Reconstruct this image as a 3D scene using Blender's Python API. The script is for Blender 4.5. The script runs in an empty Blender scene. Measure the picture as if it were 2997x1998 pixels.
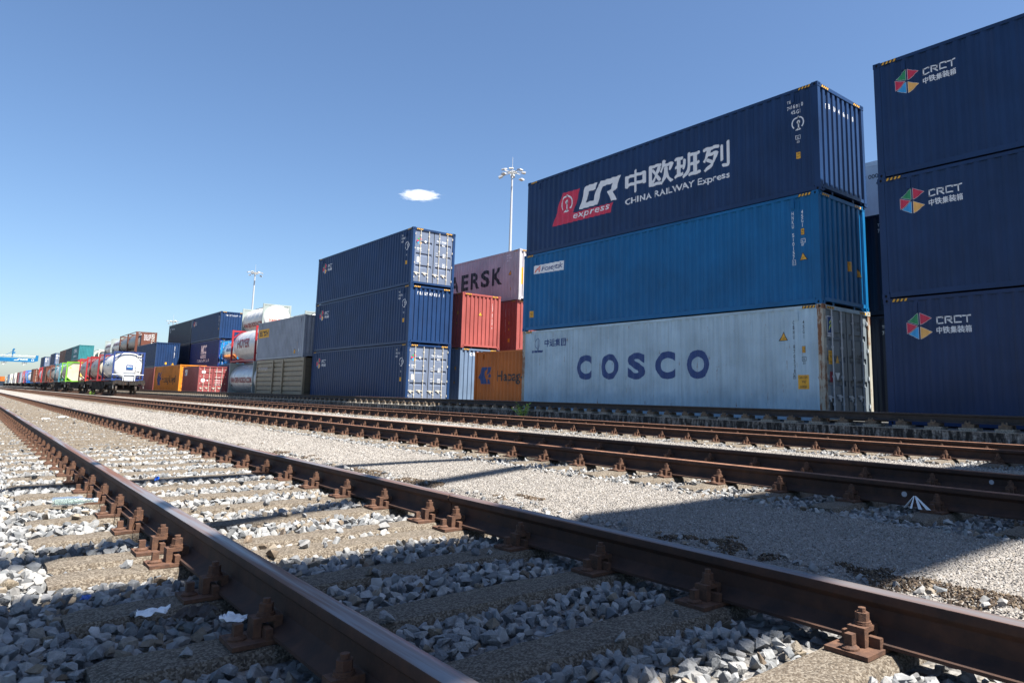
import bpy, bmesh, math, random
import numpy as np
from mathutils import Vector, Matrix, Euler
from mathutils.geometry import tessellate_polygon

random.seed(7)
rng = np.random.default_rng(7)
S = bpy.context.scene
COL = S.collection
PI = math.pi

# ------------------------------------------------------------------ camera
cam = bpy.data.cameras.new('camera')
cam.sensor_width = 36.0
cam.lens = 24.464
cam.shift_x = -0.04954
cam.shift_y = -0.04278
cam.clip_start = 0.05
cam.clip_end = 12000
cam_o = bpy.data.objects.new('camera', cam)
COL.objects.link(cam_o)
CR_ = Vector((0.64908419, 0.76048529, 0.01875754))
CU_ = Vector((0.0940173, -0.10466489, 0.99005354))
CF_ = Vector((-0.7548844, 0.64086456, 0.1394351))
m = Matrix((CR_, CU_, -CF_)).transposed().to_4x4()
cam_o.matrix_world = m
cam.dof.use_dof = True
cam.dof.focus_distance = 14.0
cam.dof.aperture_fstop = 13.0
S.camera = cam_o

# ------------------------------------------------------------------ sky, sun, exposure
SUN = Vector((1.0, 0.41, 1.92)).normalized()
wld = bpy.data.worlds.new('World')
S.world = wld
wld.use_nodes = True
wn = wld.node_tree.nodes
bg = wn['Background']
sky = wn.new('ShaderNodeTexSky')
sky.sky_type = 'NISHITA'
sky.sun_disc = False
sky.sun_elevation = math.asin(SUN.z)
sky.sun_rotation = math.atan2(SUN.x, SUN.y)
sky.altitude = 0
sky.air_density = 1.05
sky.dust_density = 0.8
sky.ozone_density = 7.0
wld.node_tree.links.new(sky.outputs[0], bg.inputs[0])
bg.inputs[1].default_value = 0.050
sl = bpy.data.lights.new('sun', 'SUN')
sl.energy = 5.0
sl.angle = math.radians(0.5)
sl.color = (1.0, 0.95, 0.87)
so = bpy.data.objects.new('sun', sl)
COL.objects.link(so)
so.rotation_euler = SUN.to_track_quat('Z', 'Y').to_euler()
so.location = (30, -30, 60)
S.view_settings.view_transform = 'Standard'
S.view_settings.look = 'None'
S.view_settings.exposure = 1.78
S.view_settings.gamma = 1.0
S.view_settings.use_curve_mapping = False
S.cycles.use_denoising = True
S.cycles.max_bounces = 6
S.cycles.diffuse_bounces = 3
S.cycles.glossy_bounces = 3
S.cycles.volume_bounces = 6
S.cycles.volume_max_steps = 64

# ------------------------------------------------------------------ helpers: objects
def setp(o, label=None, cat=None, group=None, kind=None):
    if label: o['label'] = label
    if cat: o['category'] = cat
    if group: o['group'] = group
    if kind: o['kind'] = kind
    return o

def empty(name, loc=(0, 0, 0), rz=0, label=None, cat=None, group=None):
    o = bpy.data.objects.new(name, None)
    COL.objects.link(o)
    o.empty_display_size = 0.3
    o.location = loc
    o.rotation_euler = (0, 0, rz)
    return setp(o, label, cat, group)

def ob(name, me, mats, parent=None, loc=None, rot=None):
    o = bpy.data.objects.new(name, me)
    COL.objects.link(o)
    if not isinstance(mats, (list, tuple)): mats = [mats]
    while len(me.materials) < len(mats): me.materials.append(None)
    for i, mt in enumerate(mats):
        o.material_slots[i].link = 'OBJECT'
        o.material_slots[i].material = mt
    if parent: o.parent = parent
    if loc is not None: o.location = loc
    if rot is not None: o.rotation_euler = rot
    return o

class MB:
    def __init__(s): s.v = []; s.f = []; s.mi = []; s.cur = 0
    def add(s, vs, fs):
        n = len(s.v); s.v += [tuple(a) for a in vs]
        for f in fs: s.f.append(tuple(n + i for i in f)); s.mi.append(s.cur)
        return s
    def box(s, x0, x1, y0, y1, z0, z1):
        vs = [(x, y, z) for z in (z0, z1) for y in (y0, y1) for x in (x0, x1)]
        return s.add(vs, [(0, 2, 3, 1), (4, 5, 7, 6), (0, 1, 5, 4), (2, 6, 7, 3), (0, 4, 6, 2), (1, 3, 7, 5)])
    def beam(s, p, q, w, h, up=(0, 0, 1)):
        p = Vector(p); q = Vector(q); d = (q - p).normalized(); u = Vector(up)
        if abs(d.dot(u)) > .98: u = Vector((1, 0, 0))
        a = d.cross(u).normalized() * w / 2; b = d.cross(a).normalized() * h / 2
        vs = [c + i * a + j * b for c in (p, q) for i, j in ((-1, -1), (1, -1), (1, 1), (-1, 1))]
        return s.add(vs, [(3, 2, 1, 0), (4, 5, 6, 7), (0, 1, 5, 4), (1, 2, 6, 5), (2, 3, 7, 6), (3, 0, 4, 7)])
    def tube(s, p, q, r, n=10, r2=None, cap=True):
        p = Vector(p); q = Vector(q); d = (q - p).normalized()
        u = Vector((0, 0, 1)) if abs(d.z) < .9 else Vector((1, 0, 0))
        a = d.cross(u).normalized(); b = d.cross(a)
        r2 = r if r2 is None else r2
        vs = []
        for c, rr in ((p, r), (q, r2)):
            for i in range(n):
                t = 2 * PI * i / n
                vs.append(c + a * (math.cos(t) * rr) + b * (math.sin(t) * rr))
        fs = [(i, (i + 1) % n, n + (i + 1) % n, n + i) for i in range(n)]
        if cap: fs += [tuple(range(n - 1, -1, -1)), tuple(range(n, 2 * n))]
        return s.add(vs, fs)
    def path(s, pts, r, n=8):
        for a, b in zip(pts[:-1], pts[1:]): s.tube(a, b, r, n)
        return s
    def lathe(s, prof, n=32, axis='x', c=(0, 0, 0)):
        vs = []; k = len(prof)
        for (a, r) in prof:
            for i in range(n):
                t = 2 * PI * i / n; u = math.cos(t) * r; w = math.sin(t) * r
                vs.append((c[0] + a, c[1] + u, c[2] + w) if axis == 'x' else (c[0] + u, c[1] + w, c[2] + a))
        fs = []
        for j in range(k - 1):
            for i in range(n):
                q = (j * n + i, j * n + (i + 1) % n, (j + 1) * n + (i + 1) % n, (j + 1) * n + i)
                fs.append(q if axis != 'x' else q[::-1])
        return s.add(vs, fs)
    def extr(s, poly, a0, a1, axis='x'):
        n = len(poly)
        mk = {'x': lambda a, p: (a, p[0], p[1]), 'y': lambda a, p: (p[0], a, p[1]), 'z': lambda a, p: (p[0], p[1], a)}[axis]
        vs = [mk(a0, p) for p in poly] + [mk(a1, p) for p in poly]
        fs = [(i, (i + 1) % n, n + (i + 1) % n, n + i) for i in range(n)]
        fs += [tuple(range(n - 1, -1, -1)), tuple(range(n, 2 * n))]
        return s.add(vs, fs)
    def mesh(s, name, smooth=False):
        me = bpy.data.meshes.new(name)
        me.from_pydata(s.v, [], s.f)
        if any(s.mi):
            for i in range(max(s.mi) + 1): me.materials.append(None)
            me.polygons.foreach_set('material_index', s.mi)
        if smooth:
            me.shade_smooth(); me.set_sharp_from_angle(angle=math.radians(35))
        me.validate()
        me.update()
        return me

_mc = {}
def cached(key, fn):
    if key not in _mc: _mc[key] = fn()
    return _mc[key]

# ------------------------------------------------------------------ helpers: materials
def lin(h):
    h = h.lstrip('#'); c = [int(h[i:i + 2], 16) / 255 for i in (0, 2, 4)]
    return tuple(x / 12.92 if x <= .04045 else ((x + .055) / 1.055) ** 2.4 for x in c)

class Mat:
    def __init__(s, name):
        s.m = bpy.data.materials.new(name); s.m.use_nodes = True
        s.n = s.m.node_tree.nodes; s.l = s.m.node_tree.links
        s.b = s.n['Principled BSDF']
    def nd(s, t, **kw):
        n = s.n.new(t)
        for k, v in kw.items(): setattr(n, k, v)
        return n
    def ln(s, a, b): s.l.new(a, b)
    def vec(s, scale=(1, 1, 1), rand=True, coord='Object'):
        tc = s.nd('ShaderNodeTexCoord'); v = tc.outputs[coord]
        if rand:
            oi = s.nd('ShaderNodeObjectInfo'); mu = s.nd('ShaderNodeMath', operation='MULTIPLY'); mu.inputs[1].default_value = 61.0
            s.ln(oi.outputs['Random'], mu.inputs[0])
            ad = s.nd('ShaderNodeVectorMath', operation='ADD'); s.ln(v, ad.inputs[0]); s.ln(mu.outputs[0], ad.inputs[1]); v = ad.outputs[0]
        mp = s.nd('ShaderNodeMapping'); mp.inputs['Scale'].default_value = scale; s.ln(v, mp.inputs[0])
        return mp.outputs[0]
    def noise(s, v, scale, detail=4, rough=.55):
        n = s.nd('ShaderNodeTexNoise'); n.inputs['Scale'].default_value = scale
        n.inputs['Detail'].default_value = detail; n.inputs['Roughness'].default_value = rough
        s.ln(v, n.inputs['Vector']); return n.outputs['Fac']
    def vor(s, v, scale, feature='F1', out='Distance'):
        n = s.nd('ShaderNodeTexVoronoi', feature=feature); n.inputs['Scale'].default_value = scale
        s.ln(v, n.inputs['Vector']); return n.outputs[out]
    def ramp(s, f, pts):
        r = s.nd('ShaderNodeValToRGB'); e = r.color_ramp.elements
        while len(e) < len(pts): e.new(.5)
        for i, (p, c) in enumerate(pts):
            e[i].position = p; e[i].color = (c, c, c, 1) if isinstance(c, (int, float)) else (*c, 1)
        s.ln(f, r.inputs[0]); return r.outputs[0]
    def mix(s, f, a, b, mode='MIX'):
        n = s.nd('ShaderNodeMix', data_type='RGBA', blend_type=mode)
        for sock, v in ((n.inputs[0], f), (n.inputs[6], a), (n.inputs[7], b)):
            if hasattr(v, 'is_output'): s.ln(v, sock)
            elif isinstance(v, (int, float)): sock.default_value = v if sock == n.inputs[0] else (v, v, v, 1)
            else: sock.default_value = (*v, 1)
        return n.outputs[2]
    def math(s, op, a, b):
        n = s.nd('ShaderNodeMath', operation=op)
        for sock, v in ((n.inputs[0], a), (n.inputs[1], b)):
            if hasattr(v, 'is_output'): s.ln(v, sock)
            else: sock.default_value = v
        return n.outputs[0]
    def color(s, c):
        if hasattr(c, 'is_output'): s.ln(c, s.b.inputs['Base Color'])
        else: s.b.inputs['Base Color'].default_value = (*c, 1)
    def rough(s, r):
        if hasattr(r, 'is_output'): s.ln(r, s.b.inputs['Roughness'])
        else: s.b.inputs['Roughness'].default_value = r
    def bump(s, h, strength, dist):
        b = s.nd('ShaderNodeBump'); b.inputs['Strength'].default_value = strength; b.inputs['Distance'].default_value = dist
        s.ln(h, b.inputs['Height']); s.ln(b.outputs[0], s.b.inputs['Normal'])

def paint(name, rgb, rough=.42, dirt=.25, rust=.0, rustthr=.62):
    M = Mat(name)
    v = M.vec((1, 1, 1))
    a = M.noise(v, .9, 4)
    c = M.mix(1.0, rgb, M.ramp(a, [(.3, .80), (.72, 1.14)]), 'MULTIPLY')
    vs = M.vec((8, 8, .28))
    st = M.noise(vs, 1.0, 6, .65)
    dm = M.math('MULTIPLY', M.ramp(st, [(.50, 0.0), (.80, 1.0)]), dirt)
    c = M.mix(dm, c, tuple(.35 * x + q for x, q in zip(rgb, (.055, .05, .045))))
    # scuffs: thin pale scratches
    sc = M.noise(M.vec((30, 30, 2.2)), 1.0, 3, .6)
    c = M.mix(M.math('MULTIPLY', M.ramp(sc, [(.74, 0.0), (.80, 1.0)]), .22), c, tuple(min(1, x + .16) for x in rgb))
    if rust > 0:
        r1 = M.noise(M.vec((11, 11, .75)), 1.0, 8, .72)
        r2 = M.noise(M.vec((4, 4, 4)), 1.0, 6, .7)
        rf = M.math('ADD', M.math('MULTIPLY', r1, .62), M.math('MULTIPLY', r2, .38))
        rm = M.math('MULTIPLY', M.ramp(rf, [(rustthr, 0.0), (rustthr + .05, 1.0)]), rust)
        c = M.mix(rm, c, M.mix(r2, (.10, .035, .014), (.22, .10, .045)))
    M.color(c)
    M.rough(M.math('ADD', M.math('MULTIPLY', st, .25), rough - .1))
    M.b.inputs['Specular IOR Level'].default_value = .28
    M.bump(M.noise(M.vec((1.1, 1.1, .8)), 1.0, 3), .22, .03)
    return M.m

def plain(name, rgb, rough=.5, metal=0.0, var=.15, sc=6):
    M = Mat(name)
    a = M.noise(M.vec(), sc, 5)
    M.color(M.mix(1.0, rgb, M.ramp(a, [(.3, 1 - var), (.7, 1 + var)]), 'MULTIPLY'))
    M.rough(rough); M.b.inputs['Metallic'].default_value = metal
    return M.m

def rusty(name, c1, c2, sc=14, rough=.82, bump=.35):
    M = Mat(name); v = M.vec()
    a = M.noise(v, sc, 8, .7); b = M.noise(v, sc * 5, 5, .7)
    M.color(M.mix(M.ramp(a, [(.35, 0.0), (.68, 1.0)]), c1, c2))
    M.rough(rough); M.bump(b, bump, .004)
    return M.m

MT = {}
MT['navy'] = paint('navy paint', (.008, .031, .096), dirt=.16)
MT['navy_old'] = paint('weathered navy paint', (.011, .031, .092), dirt=.28, rust=.25, rustthr=.63)
MT['navy_door'] = paint('grey navy door paint', (.120, .150, .215), dirt=.35)
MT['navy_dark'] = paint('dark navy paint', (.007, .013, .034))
MT['slate'] = paint('slate paint', (.018, .028, .045))
MT['azure'] = paint('azure paint', (.001, .100, .260), dirt=.10)
MT['paleblue'] = paint('pale grey blue paint', (.340, .470, .560), dirt=.5, rust=.9, rustthr=.595)
MT['rustpost'] = paint('rusted post paint', (.34, .33, .28), dirt=.8, rust=1.0, rustthr=.50)
MT['greydoor'] = paint('grey door paint', (.150, .180, .205), dirt=.5, rust=.4, rustthr=.63)
MT['brick'] = paint('brick red paint', (.270, .068, .060), dirt=.35)
MT['maroon'] = paint('maroon paint', (.235, .060, .060), dirt=.4, rust=.3)
MT['orange'] = paint('orange paint', (.440, .125, .022), dirt=.35, rust=.55, rustthr=.60)
MT['orange2'] = paint('amber orange paint', (.560, .190, .020), dirt=.2)
MT['steelblue'] = paint('steel blue paint', (.115, .165, .245), dirt=.3)
MT['lightgrey'] = paint('light grey paint', (.40, .39, .42), dirt=.3)
MT['grey'] = paint('grey paint', (.220, .250, .300), dirt=.2)
MT['beige'] = paint('beige paint', (.205, .170, .115), dirt=.7, rust=.3, rustthr=.6)
MT['beige_rib'] = paint('dark beige paint', (.10, .085, .06), dirt=.6)
MT['royal'] = paint('royal blue paint', (.010, .022, .120))
MT['teal'] = paint('teal paint', (.030, .170, .190), dirt=.3, rust=.6, rustthr=.6)
MT['brown'] = paint('brown paint', (.120, .045, .030), dirt=.4, rust=.3)
MT['green'] = paint('green paint', (.03, .22, .07))
MT['white'] = paint('white paint', (.55, .56, .55), dirt=.3)
MT['reefer'] = paint('reefer white paint', (.62, .66, .70), dirt=.2)
MT['bright_blue'] = paint('bright blue paint', (.010, .130, .420))
MT['crane'] = paint('crane blue paint', (.008, .120, .270), dirt=.15)
MT['dark'] = plain('black for rubber and hole shade', (.010, .010, .011), .8)  # gasket rubber, and the painted shade of casting and bolt holes
MT['under'] = paint('underframe black', (.018, .016, .015), rough=.8, dirt=.9, rust=.5, rustthr=.55)
MT['galv'] = plain('galvanised steel', (.55, .54, .51), .45, .55)
MT['bar'] = plain('cream locking bar', (.50, .47, .40), .5, .1)
MT['bar_grey'] = plain('grey locking bar', (.46, .50, .54), .5, .1)
MT['w'] = plain('white marking', (.68, .70, .72), .5, 0, .06)
MT['k'] = plain('black marking', (.015, .016, .020), .5, 0, .1)
MT['dkblue'] = plain('dark blue marking', (.006, .040, .165), .5, 0, .1)
MT['y'] = plain('yellow marking', (.66, .34, .02), .5, 0, .1)
MT['red'] = plain('red marking', (.52, .022, .065), .5, 0, .1)
MT['g'] = plain('green marking', (.015, .22, .08), .5, 0, .1)
MT['sky'] = plain('sky blue marking', (.03, .30, .62), .5, 0, .1)
MT['gold'] = plain('gold marking', (.78, .42, .11), .5, 0, .1)
MT['lime'] = plain('lime marking', (.42, .52, .12), .5, 0, .1)
MT['orangered'] = plain('orange red marking', (.70, .10, .05), .5, 0, .1)
MT['wine'] = plain('wine red marking', (.22, .020, .035), .5, 0, .1)
MT['tank'] = plain('tank cladding', (.50, .52, .54), .40, .45, .12, 2)
MT['tank_dull'] = plain('dull tank cladding', (.20, .19, .185), .38, .5, .25, 3)
MT['tank_white'] = paint('white tank cladding', (.56, .56, .545), rough=.3, dirt=.2)
MT['tank_cream'] = paint('cream tank cladding', (.46, .42, .33), rough=.35, dirt=.25)
MT['tank_pink'] = plain('polished tank cladding', (.62, .58, .57), .18, .8, .05, 2)
MT['f_red'] = paint('red frame paint', (.31, .020, .026), dirt=.25)
MT['f_dred'] = paint('dark red frame paint', (.20, .018, .022), dirt=.3)
MT['f_blue'] = paint('blue frame paint', (.022, .045, .160), dirt=.3)
MT['f_green'] = paint('lime green frame paint', (.140, .350, .030), dirt=.2)
MT['f_cyan'] = paint('cyan frame paint', (.012, .18, .36), dirt=.15)
MT['f_grey'] = paint('greenish grey frame paint', (.26, .30, .29), dirt=.3)
MT['f_cream'] = paint('cream frame paint', (.62, .60, .50), dirt=.3)
MT['f_teal'] = paint('teal frame paint', (.05, .16, .20), dirt=.3)
MT['mast'] = plain('mast grey', (.40, .41, .43), .5, .2, .05)
MT['lampglass'] = plain('lamp glass', (.42, .36, .30), .15, 0, .2)
MT['rust'] = rusty('rail rust', (.020, .009, .006), (.060, .024, .012), 9)
MT['rust2'] = rusty('fastening rust', (.044, .020, .012), (.118, .054, .028), 26, bump=.6)
MT['rusttop_sunlit'] = rusty('rust and painted sunlight on rail heads', (.10, .044, .024), (.21, .10, .058), 12)  # rust made brighter on the tops to paint in their sunlit highlight
MT['chair'] = rusty('grimy chair steel', (.055, .040, .030), (.16, .125, .09), 16)
MT['rail_dark'] = rusty('dark crane rail', (.016, .014, .013), (.040, .032, .028), 8)
# polished running band on rail heads
M = Mat('rail running band'); v = M.vec((.6, 22, 22))
a = M.noise(v, 1.0, 5, .6)
M.color(M.mix(M.ramp(a, [(.42, 0.0), (.60, 1.0)]), (.16, .075, .045), (.24, .22, .22)))
M.rough(M.ramp(a, [(.4, .55), (.62, .32)])); M.b.inputs['Metallic'].default_value = .55
MT['band'] = M.m

def concrete(name, c1, c2, speck, sc=1.0, dark=None):
    M = Mat(name); v = M.vec()
    n1 = M.noise(v, 3 * sc, 6, .6); vo = M.vor(v, 75 * sc, out='Color'); vd = M.vor(v, 75 * sc)
    c = M.mix(n1, c1, c2)
    bw = M.nd('ShaderNodeRGBToBW'); M.ln(vo, bw.inputs[0])
    c = M.mix(M.math('MULTIPLY', M.ramp(bw.outputs[0], [(.45, 0.0), (.8, 1.0)]), .75), c, speck)
    c = M.mix(M.math('MULTIPLY', M.ramp(bw.outputs[0], [(.18, 1.0), (.35, 0.0)]), .6), c, tuple(x * .35 for x in c1))
    if dark:
        n2 = M.noise(M.vec((9, 9, 2.0)), 1.0, 7, .75)
        c = M.mix(M.ramp(n2, [(.46, 1.0), (.60, 0.0)]), c, dark)
    M.color(c); M.rough(.9)
    M.bump(M.math('ADD', M.math('MULTIPLY', vd, -.6), M.noise(v, 40 * sc, 5, .7)), .7, .006)
    return M.m
MT['sleeper'] = concrete('sleeper concrete', (.040, .030, .021), (.105, .080, .053), (.20, .175, .14), 2.2)
MT['beam'] = concrete('beam concrete', (.22, .19, .155), (.31, .27, .22), (.38, .35, .3), .6)
MT['beamface'] = concrete('stained beam face', (.10, .095, .09), (.20, .19, .18), (.3, .29, .27), .4, dark=(.008, .008, .008))
MT['pad'] = concrete('pad concrete', (.20, .18, .14), (.26, .23, .19), (.38, .35, .3), 1.0)

def gravel(name, cols, sc, bumpd, dirt=None):
    M = Mat(name); v = M.vec(rand=False)
    vc = M.vor(v, sc, out='Color'); vd = M.vor(v, sc); v2 = M.vor(v, sc * 2.3)
    bw = M.nd('ShaderNodeRGBToBW'); M.ln(vc, bw.inputs[0])
    c = M.ramp(bw.outputs[0], [(i / (len(cols) - 1) * .7 + .15, k) for i, k in enumerate(cols)])
    big = M.noise(v, 1.2, 5, .6)
    c = M.mix(1.0, c, M.ramp(big, [(.3, .86), (.7, 1.1)]), 'MULTIPLY')
    if dirt:
        dn = M.noise(v, 5.0, 7, .75)
        c = M.mix(M.math('MULTIPLY', M.ramp(dn, [(.58, 0.0), (.66, 1.0)]), .8), c, dirt)
    M.color(c); M.rough(.92)
    h = M.math('ADD', M.math('MULTIPLY', vd, -1.0), M.math('MULTIPLY', v2, -.4))
    M.bump(h, 1.0, bumpd)
    return M.m
MT['ballast'] = gravel('ballast bed', [(0.0560, 0.0532, 0.0504), (0.1330, 0.1281, 0.1225), (0.1960, 0.1890, 0.1799), (0.1680, 0.1470, 0.1176)], 22, .03)
MT['path'] = gravel('fine gravel', [(0.1190, 0.1064, 0.0945), (0.2170, 0.1981, 0.1785), (0.2590, 0.2394, 0.2191), (0.1785, 0.1582, 0.1330)], 85, .008)
MT['soil'] = gravel('yard ground', [(0.1400, 0.1330, 0.1225), (0.1890, 0.1750, 0.1610)], 30, .01)
MT['asphalt'] = gravel('yard asphalt', [(.055, .055, .055), (.085, .083, .08)], 60, .004)
MT['moss'] = gravel('dead moss', [(.030, .020, .012), (.075, .05, .03), (.12, .09, .06)], 90, .01)

M = Mat('ballast stone')
at = M.nd('ShaderNodeAttribute', attribute_name='Col')
v = M.vec(rand=False)
n1 = M.noise(v, 38, 6, .65); n2 = M.noise(v, 120, 3, .6)
c = M.mix(1.0, at.outputs['Color'], M.ramp(n1, [(.3, .72), (.7, 1.2)]), 'MULTIPLY')
c = M.mix(M.ramp(n1, [(.63, 0.0), (.67, .5)]), c, (0.3220, 0.3150, 0.3010))
M.color(c); M.rough(.85); M.bump(n2, .5, .003)
MT['stone'] = M.m
M = Mat('single stone'); oi = M.nd('ShaderNodeObjectInfo'); v = M.vec()
n1 = M.noise(v, 1.6, 6, .65); n2 = M.noise(v, 5, 3, .6)
c = M.ramp(oi.outputs['Random'], [(0, (.12, .126, .132)), (.45, (.192, .196, .196)), (.8, (.255, .25, .24)), (.93, (.14, .112, .077)), (1, (.19, .158, .116))])
c = M.mix(1.0, c, M.ramp(n1, [(.3, .72), (.7, 1.2)]), 'MULTIPLY')
c = M.mix(M.ramp(n1, [(.63, 0.0), (.67, .5)]), c, (0.3220, 0.3150, 0.3010))
M.color(c); M.rough(.85); M.bump(n2, .4, .08)
MT['stone1'] = M.m

# ------------------------------------------------------------------ flat print: 2-D shapes
def gjoin(*gs):
    V = []; F = []
    for g in gs:
        n = len(V); V += g[0]; F += [tuple(i + n for i in f) for f in g[1]]
    return V, F
def gx(g, dx=0, dy=0, sx=1, sy=1, shear=0):
    return [(x * sx + y * sy * shear + dx, y * sy + dy) for x, y in g[0]], g[1]
def gpoly(pts):
    t = tessellate_polygon([[Vector((x, y, 0)) for x, y in pts]])
    return list(pts), [tuple(f) for f in t]
def grect(x0, y0, x1, y1): return [(x0, y0), (x1, y0), (x1, y1), (x0, y1)], [(0, 1, 2), (0, 2, 3)]
def gstroke(pts, w, closed=False):
    gs = []
    P = list(pts) + ([pts[0]] if closed else [])
    for (x0, y0), (x1, y1) in zip(P[:-1], P[1:]):
        L = math.hypot(x1 - x0, y1 - y0) or 1e-6
        ux, uy = (x1 - x0) / L, (y1 - y0) / L; nx, ny = -uy * w / 2, ux * w / 2
        ex, ey = ux * w * .42, uy * w * .42
        gs.append(([(x0 - ex + nx, y0 - ey + ny), (x0 - ex - nx, y0 - ey - ny), (x1 + ex - nx, y1 + ey - ny), (x1 + ex + nx, y1 + ey + ny)], [(0, 1, 2), (0, 2, 3)]))
    return gjoin(*gs)
def garc(cx, cy, rx, ry, a0, a1, w, n=20):
    V = []; F = []
    for i in range(n + 1):
        a = math.radians(a0 + (a1 - a0) * i / n)
        V += [(cx + (rx - w / 2) * math.cos(a), cy + (ry - w / 2) * math.sin(a)), (cx + (rx + w / 2) * math.cos(a), cy + (ry + w / 2) * math.sin(a))]
    for i in range(n): F += [(2 * i, 2 * i + 1, 2 * i + 3), (2 * i, 2 * i + 3, 2 * i + 2)]
    return V, F
def gdisc(cx, cy, r, n=16, ry=None):
    return gpoly([(cx + r * math.cos(2 * PI * i / n), cy + (ry or r) * math.sin(2 * PI * i / n)) for i in range(n)])
_tx = {}
def gtext(txt, w=None, h=None, bold=0.0, shear=0, sp=1.0):
    """text normalised so that its box starts at 0,0; scaled to width w / cap height h"""
    k = (txt, bold, shear, sp)
    if k not in _tx:
        c = bpy.data.curves.new('t', 'FONT'); c.body = txt; c.size = 1; c.offset = bold; c.shear = shear; c.space_character = sp; c.resolution_u = 5
        o = bpy.data.objects.new('t', c); me = o.to_mesh()
        V = [(v.co.x, v.co.y) for v in me.vertices]; F = []
        for p in me.polygons:
            q = list(p.vertices)
            for i in range(1, len(q) - 1): F.append((q[0], q[i], q[i + 1]))
        o.to_mesh_clear(); bpy.data.objects.remove(o); bpy.data.curves.remove(c)
        x0 = min(a for a, b in V); y0 = min(b for a, b in V)
        V = [(a - x0, b - y0) for a, b in V]
        _tx[k] = (V, F)
    V, F = _tx[k]
    W_ = max(a for a, b in V); H_ = max(b for a, b in V)
    if w is None: sy = h / H_; sx = sy
    elif h is None: sx = w / W_; sy = sx
    else: sx = w / W_; sy = h / H_
    return [(a * sx, b * sy) for a, b in V], F
def gcol(txt, x, ytop, h, step, w=None, bold=.01):
    gs = []
    for i, ch in enumerate(txt):
        if ch == ' ': continue
        g = gtext(ch, w=None, h=h, bold=bold)
        ww = max(a for a, b in g[0])
        g = gx(g, sx=(w / ww if (w and ch not in '1I') else .75))
        ww = max(a for a, b in g[0])
        gs.append(gx(g, x - ww / 2, ytop - i * step - h))
    return gjoin(*gs)

def cjk(B, txt, x, y, w, h, th, mat='w', uid=None):
    for k, (dx, dy) in enumerate(((0, 0), (th, 0), (-th, 0), (0, th), (0, -th))):
        B.put('front', gx(gtext(txt, w=w, h=h), x + dx, y + dy), mat, lay=.12 * k, uid=(uid, k))

def letters(B, face, txt, x, y, mat, lay=0, **kw):
    """every letter of a large word as a part of its own"""
    V, F = gtext(txt, **kw); par = list(range(len(V)))
    def fd(a):
        while par[a] != a: par[a] = par[par[a]]; a = par[a]
        return a
    for f in F: par[fd(f[0])] = fd(f[1]); par[fd(f[1])] = fd(f[2])
    seen = {}
    for i, q in enumerate(V): seen.setdefault((round(q[0], 4), round(q[1], 4)), []).append(i)
    for g in seen.values():
        for i in g[1:]: par[fd(i)] = fd(g[0])
    grp = {}
    for f in F: grp.setdefault(fd(f[0]), []).append(f)
    for k, fs in enumerate(grp.values()): B.put(face, gx((V, fs), x, y), mat, lay=lay, name='letter', uid=(txt, k))

def slabclip(tri, breaks):
    """split a convex polygon [(s,t)] at every s in breaks"""
    lo = min(p[0] for p in tri); hi = max(p[0] for p in tri)
    cuts = [b for b in breaks if lo + 1e-6 < b < hi - 1e-6]
    if not cuts: return [tri]
    out = []; rest = tri
    for b in cuts:
        l = []; r = []
        n = len(rest)
        for i in range(n):
            p, q = rest[i], rest[(i + 1) % n]
            if p[0] <= b: l.append(p)
            if p[0] >= b: r.append(p)
            if (p[0] < b < q[0]) or (q[0] < b < p[0]):
                k = (b - p[0]) / (q[0] - p[0]); c = (b, p[1] + k * (q[1] - p[1])); l.append(c); r.append(c)
        if len(l) >= 3: out.append(l)
        rest = r
        if len(rest) < 3: break
    if len(rest) >= 3: out.append(rest)
    return out

# ------------------------------------------------------------------ containers
W = 2.438; HC = 2.896; SD = 2.591; Z0 = -0.524
def corr(a, b, pitch, fo, sl, fi, d0, d1):
    """corrugation profile between a and b: list of (s, depth)"""
    n = max(1, int((b - a - fi) // pitch)); pad = (b - a - n * pitch - fi) / 2
    P = [(a, d0), (a + max(pad - sl, .001), d0), (a + pad, d1)]
    s = a + pad
    for i in range(n):
        s += fi; P.append((s, d1)); s += sl; P.append((s, d0)); s += fo; P.append((s, d0)); s += sl; P.append((s, d1))
    s += fi; P.append((s, d1)); P.append((min(s + sl, b - .001), d0)); P.append((b, d0))
    return P
def side_prof(L): return corr(.165, L - .165, .282, .074, .066, .076, .010, .046)
END_PROF = corr(.14, W - .14, .250, .112, .020, .098, .022, .066)

def side_mesh(L, H):
    def mk():
        b = MB(); P = side_prof(L)
        for s, d in P: b.v += [(s, d, .150), (s, d, H - .088)]
        for i in range(len(P) - 1):
            b.f.append((2 * i, 2 * i + 2, 2 * i + 3, 2 * i + 1)); b.mi.append(0)
        return b.mesh('side_panel')
    return cached(('side', L, H), mk)
def end_mesh(H):
    def mk():
        b = MB(); P = END_PROF
        for s, d in P: b.v += [(-d, s, .175), (-d, s, H - .098)]
        for i in range(len(P) - 1):
            b.f.append((2 * i, 2 * i + 2, 2 * i + 3, 2 * i + 1)); b.mi.append(0)
        return b.mesh('end_wall')
    return cached(('end', H), mk)

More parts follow.
